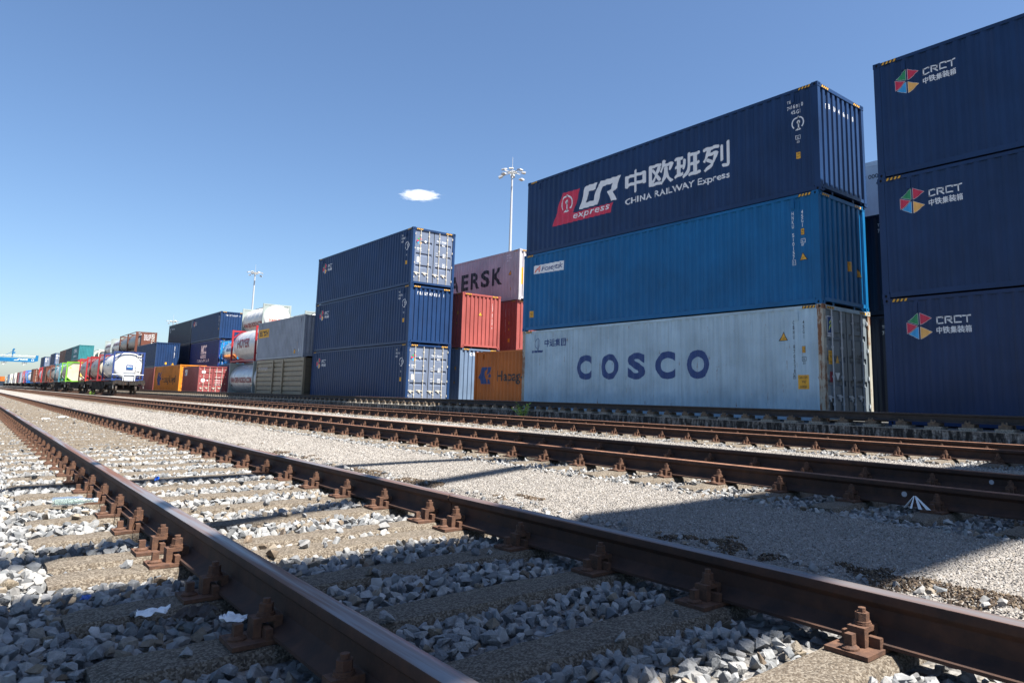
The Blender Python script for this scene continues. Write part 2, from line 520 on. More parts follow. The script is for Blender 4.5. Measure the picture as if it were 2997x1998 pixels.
def hole_face(b, o, u, v, n, w, h, a, c, dep):
    o = Vector(o); u = Vector(u); v = Vector(v); n = Vector(n)
    out = []
    for (p, q) in (((-1, -1), (1, -1)), ((1, -1), (1, 1)), ((1, 1), (-1, 1)), ((-1, 1), (-1, -1))):
        for k in (0, 1 / 3, 2 / 3): out.append((p[0] + (q[0] - p[0]) * k, p[1] + (q[1] - p[1]) * k))
    N = 12; vs = []
    for x, y in out: vs.append(o + u * (x * w / 2) + v * (y * h / 2))
    for d in (0, dep):
        for x, y in out:
            t = math.atan2(y * h, x * w); vs.append(o + u * (a * math.cos(t)) + v * (c * math.sin(t)) - n * d)
    fs = [(i, (i + 1) % N, N + (i + 1) % N, N + i) for i in range(N)]
    fs += [(N + i, N + (i + 1) % N, 2 * N + (i + 1) % N, 2 * N + i) for i in range(N)]
    b.add(vs, fs); b.cur = 1; b.add([vs[2 * N + i] for i in range(N)], [tuple(range(N))]); b.cur = 0  # floor of the hole coloured black to paint in its shade
def casting_mesh():
    def mk():
        b = MB(); x, y, z = .178, .162, .118
        hole_face(b, (0, -y / 2, 0), (1, 0, 0), (0, 0, 1), (0, -1, 0), x, z, .030, .038, .03)
        hole_face(b, (0, y / 2, 0), (-1, 0, 0), (0, 0, 1), (0, 1, 0), x, z, .030, .038, .03)
        hole_face(b, (x / 2, 0, 0), (0, 1, 0), (0, 0, 1), (1, 0, 0), y, z, .026, .036, .03)
        hole_face(b, (-x / 2, 0, 0), (0, -1, 0), (0, 0, 1), (-1, 0, 0), y, z, .026, .036, .03)
        hole_face(b, (0, 0, z / 2), (1, 0, 0), (0, 1, 0), (0, 0, 1), x, y, .060, .032, .03)
        hole_face(b, (0, 0, -z / 2), (1, 0, 0), (0, -1, 0), (0, 0, -1), x, y, .060, .032, .03)
        return b.mesh('corner_casting')
    return cached('casting', mk)

class Box:
    def __init__(s, label, x, y, z, L, H, mat, end='wall', det=2, rail=None, post=None, name='shipping_container', group=None, rz=0, hazard=True, doormat=None, barmat=None, vent=True, cast=None):
        s.L, s.H, s.mat = L, H, mat
        s.root = empty(name, (x, y, z), rz, label, 'container', group)
        s.prof = side_prof(L); s.acc = {}
        R = s.root; rail = rail or mat; post = post or mat; cast = cast or post
        s.end = end
        ob('side_panel', side_mesh(L, H), mat, R)
        ob('side_panel', side_mesh(L, H), mat, R, (L, W, 0), (0, 0, PI))
        ob('end_wall', end_mesh(H), mat, R, (0, W, 0), (0, 0, PI))
        ob('roof', cached(('roof', L, H), lambda: MB().box(.06, L - .06, .06, W - .06, H - .05, H - .030).mesh('roof')), mat, R)
        ob('floor', cached(('floor', L), lambda: MB().box(.07, L - .07, .06, W - .06, .10, .145).mesh('floor')), MT['under'], R)
        tr = cached(('tr', L, H), lambda: MB().box(.172, L - .172, .004, .066, H - .092, H - .014).mesh('top_rail'))
        br = cached(('br', L), lambda: MB().box(.182, L - .182, .008, .020, .030, .150).box(.182, L - .182, .0205, .075, .135, .1505).box(.182, L - .182, .0205, .075, .0295, .045).mesh('bottom_rail'))
        ob('top_rail', tr, mat, R); ob('bottom_rail', br, rail, R)
        ob('top_rail', tr, mat, R, (L, W, 0), (0, 0, PI)); ob('bottom_rail', br, rail, R, (L, W, 0), (0, 0, PI))
        pm = cached(('post', H), lambda: MB().box(-.156 / 2, .156 / 2, -.065, .065, .1185, H - .1185).mesh('corner_post'))
        for px, py in ((.083, .070), (L - .083, .070), (.083, W - .070), (L - .083, W - .070)): ob('corner_post', pm, post, R, (px, py, 0))
        hd = cached(('hd', H), lambda: MB().box(-.10, -.006, .165, W - .165, H - .112, H - .016).mesh('header'))
        sl_ = cached(('sill2',), lambda: MB().box(-.12, -.006, .165, W - .165, .085, .180).mesh('sill'))
        ob('header', hd, mat, R, (L, 0, 0)); ob('sill', sl_, rail, R, (L, 0, 0))
        ob('header', hd, mat, R, (0, W, 0), (0, 0, PI)); ob('sill', sl_, rail, R, (0, W, 0), (0, 0, PI))
        if det >= 1:
            cm = casting_mesh()
            for px in (.086, L - .086):
                for py in (.078, W - .078):
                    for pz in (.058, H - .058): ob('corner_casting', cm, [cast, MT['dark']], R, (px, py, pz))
        if det >= 2 and end == 'wall':
            g = cached('gus', lambda: MB().extr([(.0, .085), (.11, .085), (.075, -.01), (.035, -.01)], -.075, -.055, 'x').mesh('gusset'))
            for gy in (.62, 1.70): ob('gusset', g, rail, R, (L, gy, 0))
            g2 = cached('gus2', lambda: MB().extr([(.165, .002), (.165, .085), (.36, .085)], -.07, -.05, 'x').mesh('gusset'))
            g3 = cached('gus3', lambda: MB().extr([(W - .165, .002), (W - .36, .085), (W - .165, .085)], -.07, -.05, 'x').mesh('gusset'))
            ob('gusset', g2, rail, R, (L, 0, 0)); ob('gusset', g3, rail, R, (L, 0, 0))
        if end == 'wall':
            ob('end_wall', end_mesh(H), mat, R, (L, 0, 0))
        else:
            s.doors(doormat or mat, barmat or MT['bar'], det)
        if hazard:
            for f, a in (('front', .20), ('front', L - .56), ('right', .20), ('right', W - .56)):
                if f == 'right' and a < 1 and False: continue
                z = H - .088 if f == 'front' else H - .100
                s.put(f, gx(grect(0, 0, .36, .066), a, z), 'k', 'rail', 'hazard_marking', 0, (f, a))
                for i in range(4): s.put(f, gpoly([(a + .01 + i * .09, z + .002), (a + .055 + i * .09, z + .002), (a + .085 + i * .09, z + .064), (a + .04 + i * .09, z + .064)]), 'y', 'rail2', 'hazard_marking', 0, (f, a))
        if vent and det >= 2:
            vm = cached('vent', lambda: MB().box(-.045, .045, -.030, .012, -.11, .11).mesh('vent'))
            for px in (.72, L - .72): ob('vent', vm, mat, R, (px, .012, H - .27))
    def doors(s, dm, bm, det):
        R, L, H = s.root, s.L, s.H
        y0, y1 = .135, W - .135; mid = W / 2
        zb, zt = .185, H - .116
        P = [(zb, .050)]
        for fr in (.30, .53, .76):
            z = zb + (zt - zb) * fr
            P += [(z - .075, .050), (z - .055, .085), (z + .068, .085), (z + .072, .050)]
        P += [(zt, .050)]
        def leaf(a, b):
            m_ = MB(); ya, yb = a + .09, b - .09
            for (q, d) in P: m_.v += [(-d, ya, q), (-d, yb, q)]
            for i in range(len(P) - 1): m_.f.append((2 * i, 2 * i + 1, 2 * i + 3, 2 * i + 2)); m_.mi.append(0)
            m_.box(-.10, -.0485, a, ya, zb, zt); m_.box(-.10, -.0485, yb, b, zb, zt)
            return m_.mesh('door')
        for k, (a, b) in enumerate(((y0, mid - .022), (mid + .022, y1))):
            d = ob('door', cached(('door', H, k), lambda: leaf(a, b)), dm, R, (L, 0, 0))
            for fr in (.30, .74):
                yb = a + (b - a) * (fr if k == 0 else fr - .04)
                def bar():
                    m_ = MB().tube((0, 0, .11), (0, 0, H - .055), .0185, 10)
                    m_.box(-.03, .006, -.035, .035, .105, .175).box(-.03, .006, -.035, .035, H - .125, H - .05)
                    for f2 in (.1, .36, .64, .9): m_.box(-.035, .012, -.034, .034, zb + (zt - zb) * f2 - .03, zb + (zt - zb) * f2 + .03)
                    return m_.mesh('locking_bar', True)
                ob('locking_bar', cached(('bar', H), bar), bm, d, (-.024, yb, 0))
                if det >= 2:
                    sg = 1 if fr < .5 else 1
                    hm = cached('handle', lambda: MB().beam((0, 0, 0), (.004, -.34, .035), .014, .032).box(-.03, .006, -.24, -.13, -.055, .055).box(-.02, .008, -.17, -.13, -.10, .02).mesh('handle'))
                    ob('handle', hm, bm, d, (-.020, yb, .60 + (0 if fr < .5 else .02)))
            if det >= 2:
                hg = cached('hinge', lambda: MB().box(-.055, .0, -.06, .06, -.035, .035).tube((-.018, -.045, -.06), (-.018, -.045, .06), .016).mesh('hinge'))
                for f2 in (.08, .36, .64, .92):
                    ob('hinge', hg, bm if det > 1 else dm, d, (-.012, (.115 if k == 0 else W - .115), zb + (zt - zb) * f2))
        ob('door_gasket', cached(('gask', H), lambda: MB().box(-.11, -.062, mid - .0215, mid + .0215, zb, zt).mesh('door_gasket')), MT['dark'], R, (L, 0, 0))
    # print: face 'front' (s along x), 'right' (s along y), 'door'
    def put(s, face, g, mat, mode='panel', name='lettering', lay=0, uid=None):
        if not g[1]: return
        key = (mat, name, uid); V, F = s.acc.setdefault(key, ([], []))
        prof = {'front': s.prof, 'right': END_PROF}.get(face)
        br = [p[0] for p in prof] if prof and mode == 'panel' else []
        ps = [p[0] for p in prof] if prof else None; pd = [p[1] for p in prof] if prof else None
        lift = .0035 + .0022 * lay
        cache = {}
        for f in g[1]:
            tri = [g[0][i] for i in f]
            ar = (tri[1][0] - tri[0][0]) * (tri[2][1] - tri[0][1]) - (tri[2][0] - tri[0][0]) * (tri[1][1] - tri[0][1])
            if abs(ar) < 1e-10: continue
            if ar < 0: tri = tri[::-1]
            for pl in slabclip(tri, br):
                c = sum(p[0] for p in pl) / len(pl)
                n = len(V)
                for (a, t) in pl:
                    if mode in ('rail', 'rail2'):
                        d = .0035 if face == 'front' else .0055
                        if mode == 'rail2': d -= .0025
                        V.append((a, d - .0025, t) if face == 'front' else (s.L - d + .0025, a, t))
                    elif face == 'front':
                        d = float(np.interp(a, ps, pd)); V.append((a, d - lift, t))
                    elif face == 'right':
                        d = float(np.interp(a, ps, pd)); V.append((s.L - d + lift, a, t))
                    else: V.append((s.L - .050 + lift, a, t))
                F.append(tuple(range(n, n + len(pl))))
    def done(s):
        for (mat, name, uid), (V, F) in s.acc.items():
            me = bpy.data.meshes.new(name); me.from_pydata(V, [], F); me.update()
            ob(name, me, MT[mat] if isinstance(mat, str) else mat, s.root)
        return s
# ------------------------------------------------------------------ markings
def railway_emblem(cx, cy, r):
    w = r * .2
    return gjoin(garc(cx, cy, r, r, -48, 228, w, 24), gstroke([(cx, cy + r), (cx, cy + r * 1.1)], w * 1.3),
                 gdisc(cx, cy + r * .22, r * .30), gstroke([(cx, cy + r * .2), (cx, cy - r * .85)], w * 1.1),
                 gpoly([(cx - r * .55, cy - r * 1.12), (cx + r * .55, cy - r * 1.12), (cx + r * .12, cy - r * .72), (cx - r * .12, cy - r * .72)]))
def crct(B, x, y, k, lab=True):
    """coloured pinwheel and wordmark; x,y = centre of the pinwheel, k = scale (1 = about 0.55 m wide)"""
    tri = [('g', [(-.25, .12), (-.02, .29), (-.02, .03)]), ('red', [(.02, .29), (.27, .16), (.02, .03)]), ('red', [(-.27, .09), (-.04, 0), (-.27, -.16)]),
           ('sky', [(-.24, -.17), (-.02, -.02), (-.02, -.29)]), ('gold', [(.02, -.02), (.27, -.15), (.02, -.29)])]
    for c, p in tri:
        p = [(x + a * k, y + b * k) for a, b in p]
        B.put('front', gstroke(p, .012 * k, True), 'w', name='emblem_outline')
        B.put('front', gpoly(p), c, lay=1, name='emblem')
    X = x + .35 * k; t = .029 * k; h = .15 * k
    def L(pts, dx): return gstroke([(X + (dx + a) * k, y + .02 * k + b * h) for a, b in pts], t)
    g = [L([(.15, .86), (.15, 1), (.02, 1), (.02, .1), (.15, .1)], 0), L([(.02, .1), (.02, 1), (.13, 1), (.13, .55), (.06, .55), (.14, .1)], .185),
         L([(.15, .86), (.15, 1), (.02, 1), (.02, .1), (.15, .1)], .365), L([(0, 1), (.16, 1)], .55), L([(.08, 1), (.08, .1)], .55)]
    B.put('front', gjoin(*g), 'w')
    cjk(B, '中铁集装箱', X, y - .19 * k, .72 * k, .15 * k, .0035 * k)
def ident(B, lines, x, ytop, h=.105):
    for i, (t, dx) in enumerate(lines): B.put('front', gx(gtext(t, h=h, bold=.012, sp=1.15), x + dx, ytop - h - i * .155, sx=.8), 'w')
def side_block(B, lines, x=11.28, y=2.62, emblem=True):
    ident(B, lines, x, y)
    if emblem: B.put('front', railway_emblem(11.60, 1.93, .165), 'w', name='railway_emblem')
    B.put('front', gjoin(gstroke([(11.52, 1.50), (11.65, 1.50), (11.65, 1.60), (11.52, 1.60)], .012, True), gx(gtext('ic', h=.06, bold=.01), 11.55, 1.515), gx(gtext('33', h=.06, bold=.01), 11.54, 1.40)), 'w')
    B.put('front', grect(11.52, .97, 11.63, 1.15), 'y'); B.put('front', gjoin(gx(gtext('2.9m', w=.09, h=.05), 11.53, 1.08), gx(gtext("9'6\"", w=.09, h=.05), 11.53, 1.0)), 'k', lay=1)
def tri_sign(B, x, y, k=.2, face='front'):
    B.put(face, gpoly([(x - k * .6, y - k * .5), (x + k * .6, y - k * .5), (x, y + k * .55)]), 'k')
    B.put(face, gpoly([(x - k * .46, y - k * .42), (x + k * .46, y - k * .42), (x, y + k * .38)]), 'y', lay=1)
    B.put(face, gjoin(gx(gtext('CAUTION', w=k * .4), x - k * .2, y - k * .16), gx(gtext('HEIGHT', w=k * .45), x - k * .22, y - k * .3)), 'k', lay=2)
def height_tag(B, x, y, face='front'):
    B.put(face, grect(x, y, x + .11, y + .17), 'k'); B.put(face, grect(x + .008, y + .008, x + .102, y + .162), 'y', lay=1)
    B.put(face, gjoin(gx(gtext('2.9m', w=.085, h=.05, bold=.01), x + .012, y + .09), gx(gtext("9'6\"", w=.07, h=.05, bold=.01), x + .02, y + .022)), 'k', lay=2)
def ic_tag(B, x, y, num, c='w'):
    B.put('front', gjoin(gstroke([(x, y), (x + .13, y), (x + .13, y + .10), (x, y + .10)], .012, True), gx(gtext('ic', h=.065, bold=.012), x + .03, y + .018), gx(gtext(num, h=.06, bold=.012), x + .02, y - .085)), c)
def end_number(B, txt, y0, z, step, h=.14):
    gs = []
    for i, ch in enumerate(txt):
        if ch == ' ': continue
        g = gtext(ch, h=h, bold=.02); gs.append(gx(g, y0 + i * step, z, sx=.62))
    B.put('right', gjoin(*gs), 'w')

# ------------------------------------------------------------------ big stacks nearest the camera
CRTOP = Box('navy container with big red and white railway lettering, topmost of its stack', -20.955, 15.912, Z0 + 2 * HC, 12.192, HC, MT['navy'])
B = CRTOP
B.put('front', gpoly([(1.53, .9), (2.05, 2.06), (3.04, 2.04), (2.68, 1.21), (4.73, 1.19), (4.56, .87)]), 'red', name='emblem')
B.put('front', railway_emblem(2.31, 1.63, .28), 'w', lay=1)
B.put('front', gjoin(gpoly([(3.00, 1.27), (3.28, 2.00), (3.36, 2.06), (3.92, 2.06), (3.84, 1.83), (3.48, 1.83), (3.34, 1.46), (3.72, 1.46), (3.64, 1.27)]),
                     gpoly([(3.64, 1.27), (3.72, 1.46), (3.98, 1.98), (4.10, 2.06), (5.06, 2.06), (4.88, 1.66), (4.70, 1.56), (4.86, 1.26), (4.60, 1.26), (4.42, 1.62), (4.58, 1.68), (4.70, 1.86), (4.20, 1.86), (3.92, 1.27)])), 'w', name='wordmark')
letters(B, 'front', 'express', 2.70, .92, 'w', 1, w=1.82, h=.24, bold=.012, shear=.25, sp=1.35)
cjk(B, '中欧班列', 5.30, 1.33, 4.12, .74, .022)
letters(B, 'front', 'CHINA RAILWAY Express', 5.28, .91, 'w', w=4.14, h=.265, bold=.018)
side_block(B, [('TBJU', 0), ('741691 0', 0), ('45G1', .13)])
end_number(B, 'TBJU741691 0', .44, 2.30, .125)
B.done()
HON = Box('bright blue container with a small white and red sticker, middle of its stack', -21.003, 15.853, Z0 + HC, 12.192, HC, MT['azure'])
B = HON
B.put('front', gpoly([(.57, 2.13), (2.30, 2.09), (2.31, 2.43), (.57, 2.44)]), 'w', name='sticker')
B.put('front', gjoin(gpoly([(.60, 2.17), (.72, 2.17), (.80, 2.25), (.74, 2.28)]), gpoly([(.76, 2.29), (.84, 2.29), (.96, 2.40), (.90, 2.40)]), gstroke([(.78, 2.275), (1.02, 2.275)], .02), gpoly([(.86, 2.18), (.94, 2.18), (.98, 2.26), (.88, 2.26)]), gpoly([(.90, 2.29), (.99, 2.29), (1.02, 2.40), (.95, 2.40)])), 'orangered', lay=1, name='emblem')
B.put('front', gx(gtext('Honeytak', w=1.20, h=.25, bold=.012, shear=.25), 1.06, 2.13), 'dkblue', lay=1)
B.put('front', gcol('HNKU 510157', 11.46, 2.45, .095, .115, .055), 'w'); B.put('front', gjoin(gstroke([(11.415, 1.05), (11.505, 1.05), (11.505, 1.18), (11.415, 1.18)], .01, True), gx(gtext('1', h=.09), 11.45, 1.07)), 'w')
B.put('front', gcol('45G1', 11.73, 2.45, .095, .115, .055), 'w'); height_tag(B, 11.67, 1.80); ic_tag(B, 11.66, 1.60, '87'); tri_sign(B, 11.72, 1.25)
B.put('front', grect(.42, .50, .61, .74), 'y'); B.put('front', gjoin(gx(gtext('CAUTION', w=.15), .44, .66), gx(gtext('96', w=.1), .46, .58), gx(gtext('HIGH', w=.12), .45, .52)), 'k', lay=1)
B.put('right', grect(1.40, 1.0, 1.62, 1.26), 'y'); B.put('right', gx(gtext('CAUTION', w=.18), 1.42, 1.18), 'k', lay=1); tri_sign(B, 2.0, 1.02, .26, 'right')
B.done()
COS = Box('weathered pale grey-blue container with five big dark blue letters, bottom of its stack', -20.99, 15.87, Z0, 12.192, HC, MT['paleblue'], end='door', post=MT['rustpost'], doormat=MT['greydoor'], barmat=MT['bar_grey'], cast=MT['rustpost'])
B = COS
for ch, x, w_ in (('C', 3.08, .76), ('O', 4.28, .80), ('S', 5.52, .72), ('C', 6.68, .79), ('O', 7.88, .82)):
    B.put('front', gx(gtext(ch, w=w_, h=.83, bold=.05), x, 1.07), 'dkblue', name='letter', uid=x)
cjk(B, '中远集团', 1.32, 2.27, 1.16, .27, .007, 'dkblue')
B.put('front', gjoin(garc(.90, 2.40, .14, .19, 0, 360, .016), gpoly([(.87, 2.10), (.93, 2.10), (.905, 2.62), (.895, 2.62)]), grect(.55, 2.07, .69, 2.15), grect(.72, 2.07, .86, 2.15), gpoly([(.89, 2.07), (1.15, 2.07), (1.20, 2.15), (.89, 2.15)])), 'dkblue', name='emblem')
B.put('front', gcol('CBHU 870538', 11.36, 2.52, .095, .122, .055), 'k'); B.put('front', gjoin(gstroke([(11.31, 1.06), (11.40, 1.06), (11.40, 1.19), (11.31, 1.19)], .01, True), gx(gtext('6', h=.09), 11.325, 1.08)), 'k')
B.put('front', gcol('45G1', 11.635, 2.52, .095, .122, .055), 'k'); tri_sign(B, 11.07, 2.14, .23); height_tag(B, 11.575, 1.70); ic_tag(B, 11.57, 1.50, '33', 'k')
B.put('front', grect(11.46, .80, 11.76, 1.15), 'y', name='caution_sticker')
B.put('front', gjoin(gx(gtext('CAUTION', w=.24, h=.06, bold=.01), 11.48, 1.06), gx(gtext("9'6\"", w=.13, h=.06, bold=.01), 11.55, .95), gx(gtext('HIGH', w=.18, h=.06, bold=.01), 11.52, .83)), 'k', lay=1)
B.put('door', grect(.26, 2.10, .56, 2.62), 'w', name='sticker'); B.put('door', grect(.28, 2.20, .54, 2.60), 'dkblue', lay=1, name='sticker')
B.put('door', gjoin(gpoly([(.34, 2.40), (.36, 2.48), (.44, 2.53), (.52, 2.55), (.50, 2.49), (.42, 2.46), (.36, 2.42)]), gpoly([(.32, 2.24), (.35, 2.36), (.42, 2.42), (.50, 2.43), (.48, 2.37), (.40, 2.34), (.35, 2.27)])), 'lime', lay=2, name='emblem')
B.put('door', gx(gtext('FLORENS', w=.27, h=.06, bold=.01), .275, 2.12), 'dkblue', lay=1)
B.put('door', gx(gtext('www.florens.com', w=.55, h=.07), .26, 2.00), 'k')
B.put('door', grect(.28, 1.42, .50, 1.76), 'y', name='caution_sticker'); B.put('door', gjoin(gx(gtext('CAUTION', w=.19), .295, 1.69), gx(gtext('96', w=.08), .35, 1.58), gx(gtext('HIGH', w=.12), .33, 1.46)), 'k', lay=1)
B.put('door', gpoly([(.62, 1.46), (.80, 1.46), (.71, 1.66)]), 'y', name='caution_sticker')
B.put('door', grect(.32, .98, .48, 1.24), 'wine', name='plate'); B.put('door', grect(.28, .24, .52, .62), 'k', name='plate')
B.put('door', gpoly([(.70, 1.02), (.82, 1.22), (.58, 1.22)]), 'w', name='sticker')
B.put('door', gjoin(gx(gtext('CBHU 870538 6', w=.85, h=.09), 1.40, 2.48), gx(gtext('45G1', w=.3, h=.09), 1.75, 2.34), gx(gtext('M.G.W.', w=.28, h=.07), 1.34, 1.62), gx(gtext('32.500 KG', w=.36, h=.06), 1.72, 1.66), gx(gtext('TARE', w=.22, h=.07), 1.34, 1.48), gx(gtext('71.650 LB', w=.36, h=.06), 1.72, 1.50), gx(gtext('NET W.', w=.28, h=.07), 1.34, .98), gx(gtext('CU.CAP.', w=.28, h=.07), 1.34, .84), gx(gtext('28.600 KG', w=.36, h=.06), 1.72, 1.0), gx(gtext('2.700 CU', w=.36, h=.06), 1.72, .86)), 'k')
B.done()

# right-hand stack, three alike
for i, nm in enumerate(('bottom', 'middle', 'topmost')):
    B = Box('navy container with coloured pinwheel logo, %s of the stack cut by the right edge' % nm, -7.43 + (0, -.012, .01)[i], 16.139, Z0 + i * HC, 12.192, HC, MT['navy_old' if i == 0 else 'navy'])
    crct(B, .78, 2.22, 1.0)
    side_block(B, [('TBJU', 0), ('74%d' % (1032 + 77 * i), 0), ('45G1', .13)])
    B.done()
# left stack of three, door ends outermost
for i, (nm, num) in enumerate((('bottom', '752114'), ('middle', '747036'), ('topmost', '723487'))):
    lab = ['dark blue container with grey door end, bottom of the stack left of red ones', 'dark blue container with brighter blue ribbed end wall, between two with doors', 'dark blue container with grey door end, topmost against the sky beside the pale one'][i]
    B = Box(lab, -42.702, 16.113, Z0 + i * HC, 12.192, HC, MT['navy'] if i != 1 else MT['navy'], end='wall' if i == 1 else 'door', doormat=MT['navy_door'])
    crct(B, 1.05, 2.18, 1.05)
    ident(B, [('TBJU', 0), (num, 0), ('45G1', 0)], 10.95, 2.66)
    B.put('front', railway_emblem(11.60, 2.02, .19), 'w'); B.put('front', gx(gtext('ic', h=.09), 11.52, 1.52), 'w'); B.put('front', grect(11.50, 1.08, 11.62, 1.27), 'y')
    if i == 1: end_number(B, 'TBJU747036 1', .40, 2.44, .135, .15)
    else:
        for c, p in (('g', [(.30, 2.32), (.42, 2.42), (.42, 2.26)]), ('red', [(.44, 2.42), (.57, 2.33), (.44, 2.26)]), ('red', [(.29, 2.30), (.41, 2.24), (.29, 2.17)]), ('sky', [(.30, 2.15), (.42, 2.23), (.42, 2.05)]), ('gold', [(.44, 2.23), (.57, 2.13), (.44, 2.05)])):
            B.put('door', gpoly([(a - .03, b) for a, b in p]), c, name='emblem')
        B.put('door', gdisc(.74, 2.24, .055), 'w', name='sticker')
        B.put('door', gjoin(gx(gtext('CRCT', w=.26, h=.07, bold=.03), .27, 1.82), gx(gtext('中铁集装箱', w=.26, h=.06), .27, 1.73)), 'w')
        B.put('door', grect(.30, 1.16, .44, 1.42), 'w', name='plate')
        B.put('door', gjoin(gx(gtext('TBJU', w=.22, h=.10, bold=.015), 1.36, 2.30), gx(gtext(num, w=.28, h=.10, bold=.015), 1.66, 2.30), gx(gtext('45G1', w=.18, h=.10, bold=.015), 1.68, 2.14)), 'w')
        for k in range(4):
            for j in range(2):
                z = (1.72, 1.60, 1.20, 1.08)[k]
                B.put('door', gx(gtext(('32500', '4080', '28420', '76.4')[k] + (' KG', ' LB')[j], w=.17, h=.05, bold=.015), 1.74, z - .055 * j), 'w')
            B.put('door', gx(gtext(('MAX.WT.', 'TARE', 'NET', 'CU.CAP.')[k], w=.16, h=.045, bold=.012), 1.34, (1.72, 1.60, 1.20, 1.08)[k]), 'w')
    B.done()

# second and third rows in the gap between the two stacks
B = Box('brick red container with sunlit ribbed end, on a pale blue one', -42.99, 19.30, Z0 + HC, 12.192, HC, MT['brick'])
B.put('front', gcol('TGHU 8510', 11.2, 2.4, .08, .12, .05), 'w'); height_tag(B, 11.70, 1.75); tri_sign(B, 11.66, 1.35)
tri_sign(B, 1.16, 1.86, .24, 'right'); B.put('right', gcol('TGHU 851062 4', 1.93, 2.45, .085, .105, .055), 'w'); B.done()
B = Box('steel blue container with sunlit ribbed end, under the brick red one', -43.05, 19.32, Z0, 12.192, HC, MT['steelblue'])
B.put('front', gcol('CRXU 4510', 11.2, 2.4, .08, .12, .05), 'w'); height_tag(B, 11.70, 1.75); tri_sign(B, 11.66, 1.15); B.put('right', gx(gtext('CRSU', w=.6, h=.17, bold=.02), .60, 2.50), 'w'); B.done()
B = Box('short weathered orange container with dark blue logo, behind the left post of the pale one', -29.30, 19.20, Z0, 6.058, SD, MT['orange'], hazard=False)
B.put('front', gjoin(gpoly([(.36, 1.33), (.66, 1.83), (1.12, 1.83), (.92, 1.60), (.90, 1.50), (1.08, 1.02), (.62, 1.02), (.56, 1.15)]), gpoly([(1.00, 1.45), (1.20, 1.83), (1.46, 1.83), (1.25, 1.50)]), gpoly([(1.20, 1.33), (1.44, 1.33), (1.44, 1.48), (1.26, 1.48)]), gpoly([(1.16, 1.02), (1.36, 1.02), (1.28, 1.24), (1.18, 1.28)])), 'dkblue', name='emblem')
letters(B, 'front', 'Hapag-Lloyd', 1.92, 1.0, 'k', w=3.75, h=.64, bold=.018); B.done()
B = Box('light grey container with big black letters, topmost behind the brick red one', -43.09, 23.0, Z0 + 2 * HC, 12.192, HC, MT['lightgrey'])
for ch, x, w_ in (('M', 3.2, 1.1), ('A', 4.85, 1.0), ('E', 6.15, .82), ('R', 7.22, .95), ('S', 8.34, .92), ('K', 9.52, .98)): B.put('front', gx(gtext(ch, w=w_, h=1.02, bold=.035), x, 1.04), 'k', name='letter', uid=x)
ident(B, [('MRKU', 0), ('317 668', 0), ('45G1', 0)], 10.95, 2.70); tri_sign(B, 11.30, 1.62, .26); height_tag(B, 11.33, .6)
B.put('right', gx(grect(0, 0, .10, .95), .20, .9), 'y', name='sticker'); B.done()
B = Box('dark red container with sunlit end edge, under the light grey one', -43.19, 23.0, Z0 + HC, 12.192, HC, MT['brick'])
B.put('front', gcol('CCLU 760312', 11.05, 2.45, .09, .12, .055), 'w'); B.put('front', gcol('45G1', 11.4, 2.45, .09, .12, .055), 'w'); height_tag(B, 11.38, 1.55); tri_sign(B, 11.42, 1.30); B.put('front', grect(11.32, .55, 11.52, .75), 'y'); B.done()
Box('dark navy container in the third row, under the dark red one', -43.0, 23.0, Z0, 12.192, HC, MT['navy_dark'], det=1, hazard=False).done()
for i in range(2):
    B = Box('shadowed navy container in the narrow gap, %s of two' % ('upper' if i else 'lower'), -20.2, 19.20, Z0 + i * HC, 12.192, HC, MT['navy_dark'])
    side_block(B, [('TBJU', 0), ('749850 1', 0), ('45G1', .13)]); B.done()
for i in range(2): Box('grey container in the third row, %s below the white one' % ('directly' if i else 'two places'), -22.0, 22.85, Z0 + i * HC, 12.192, HC, MT['grey'], det=0, hazard=False).done()
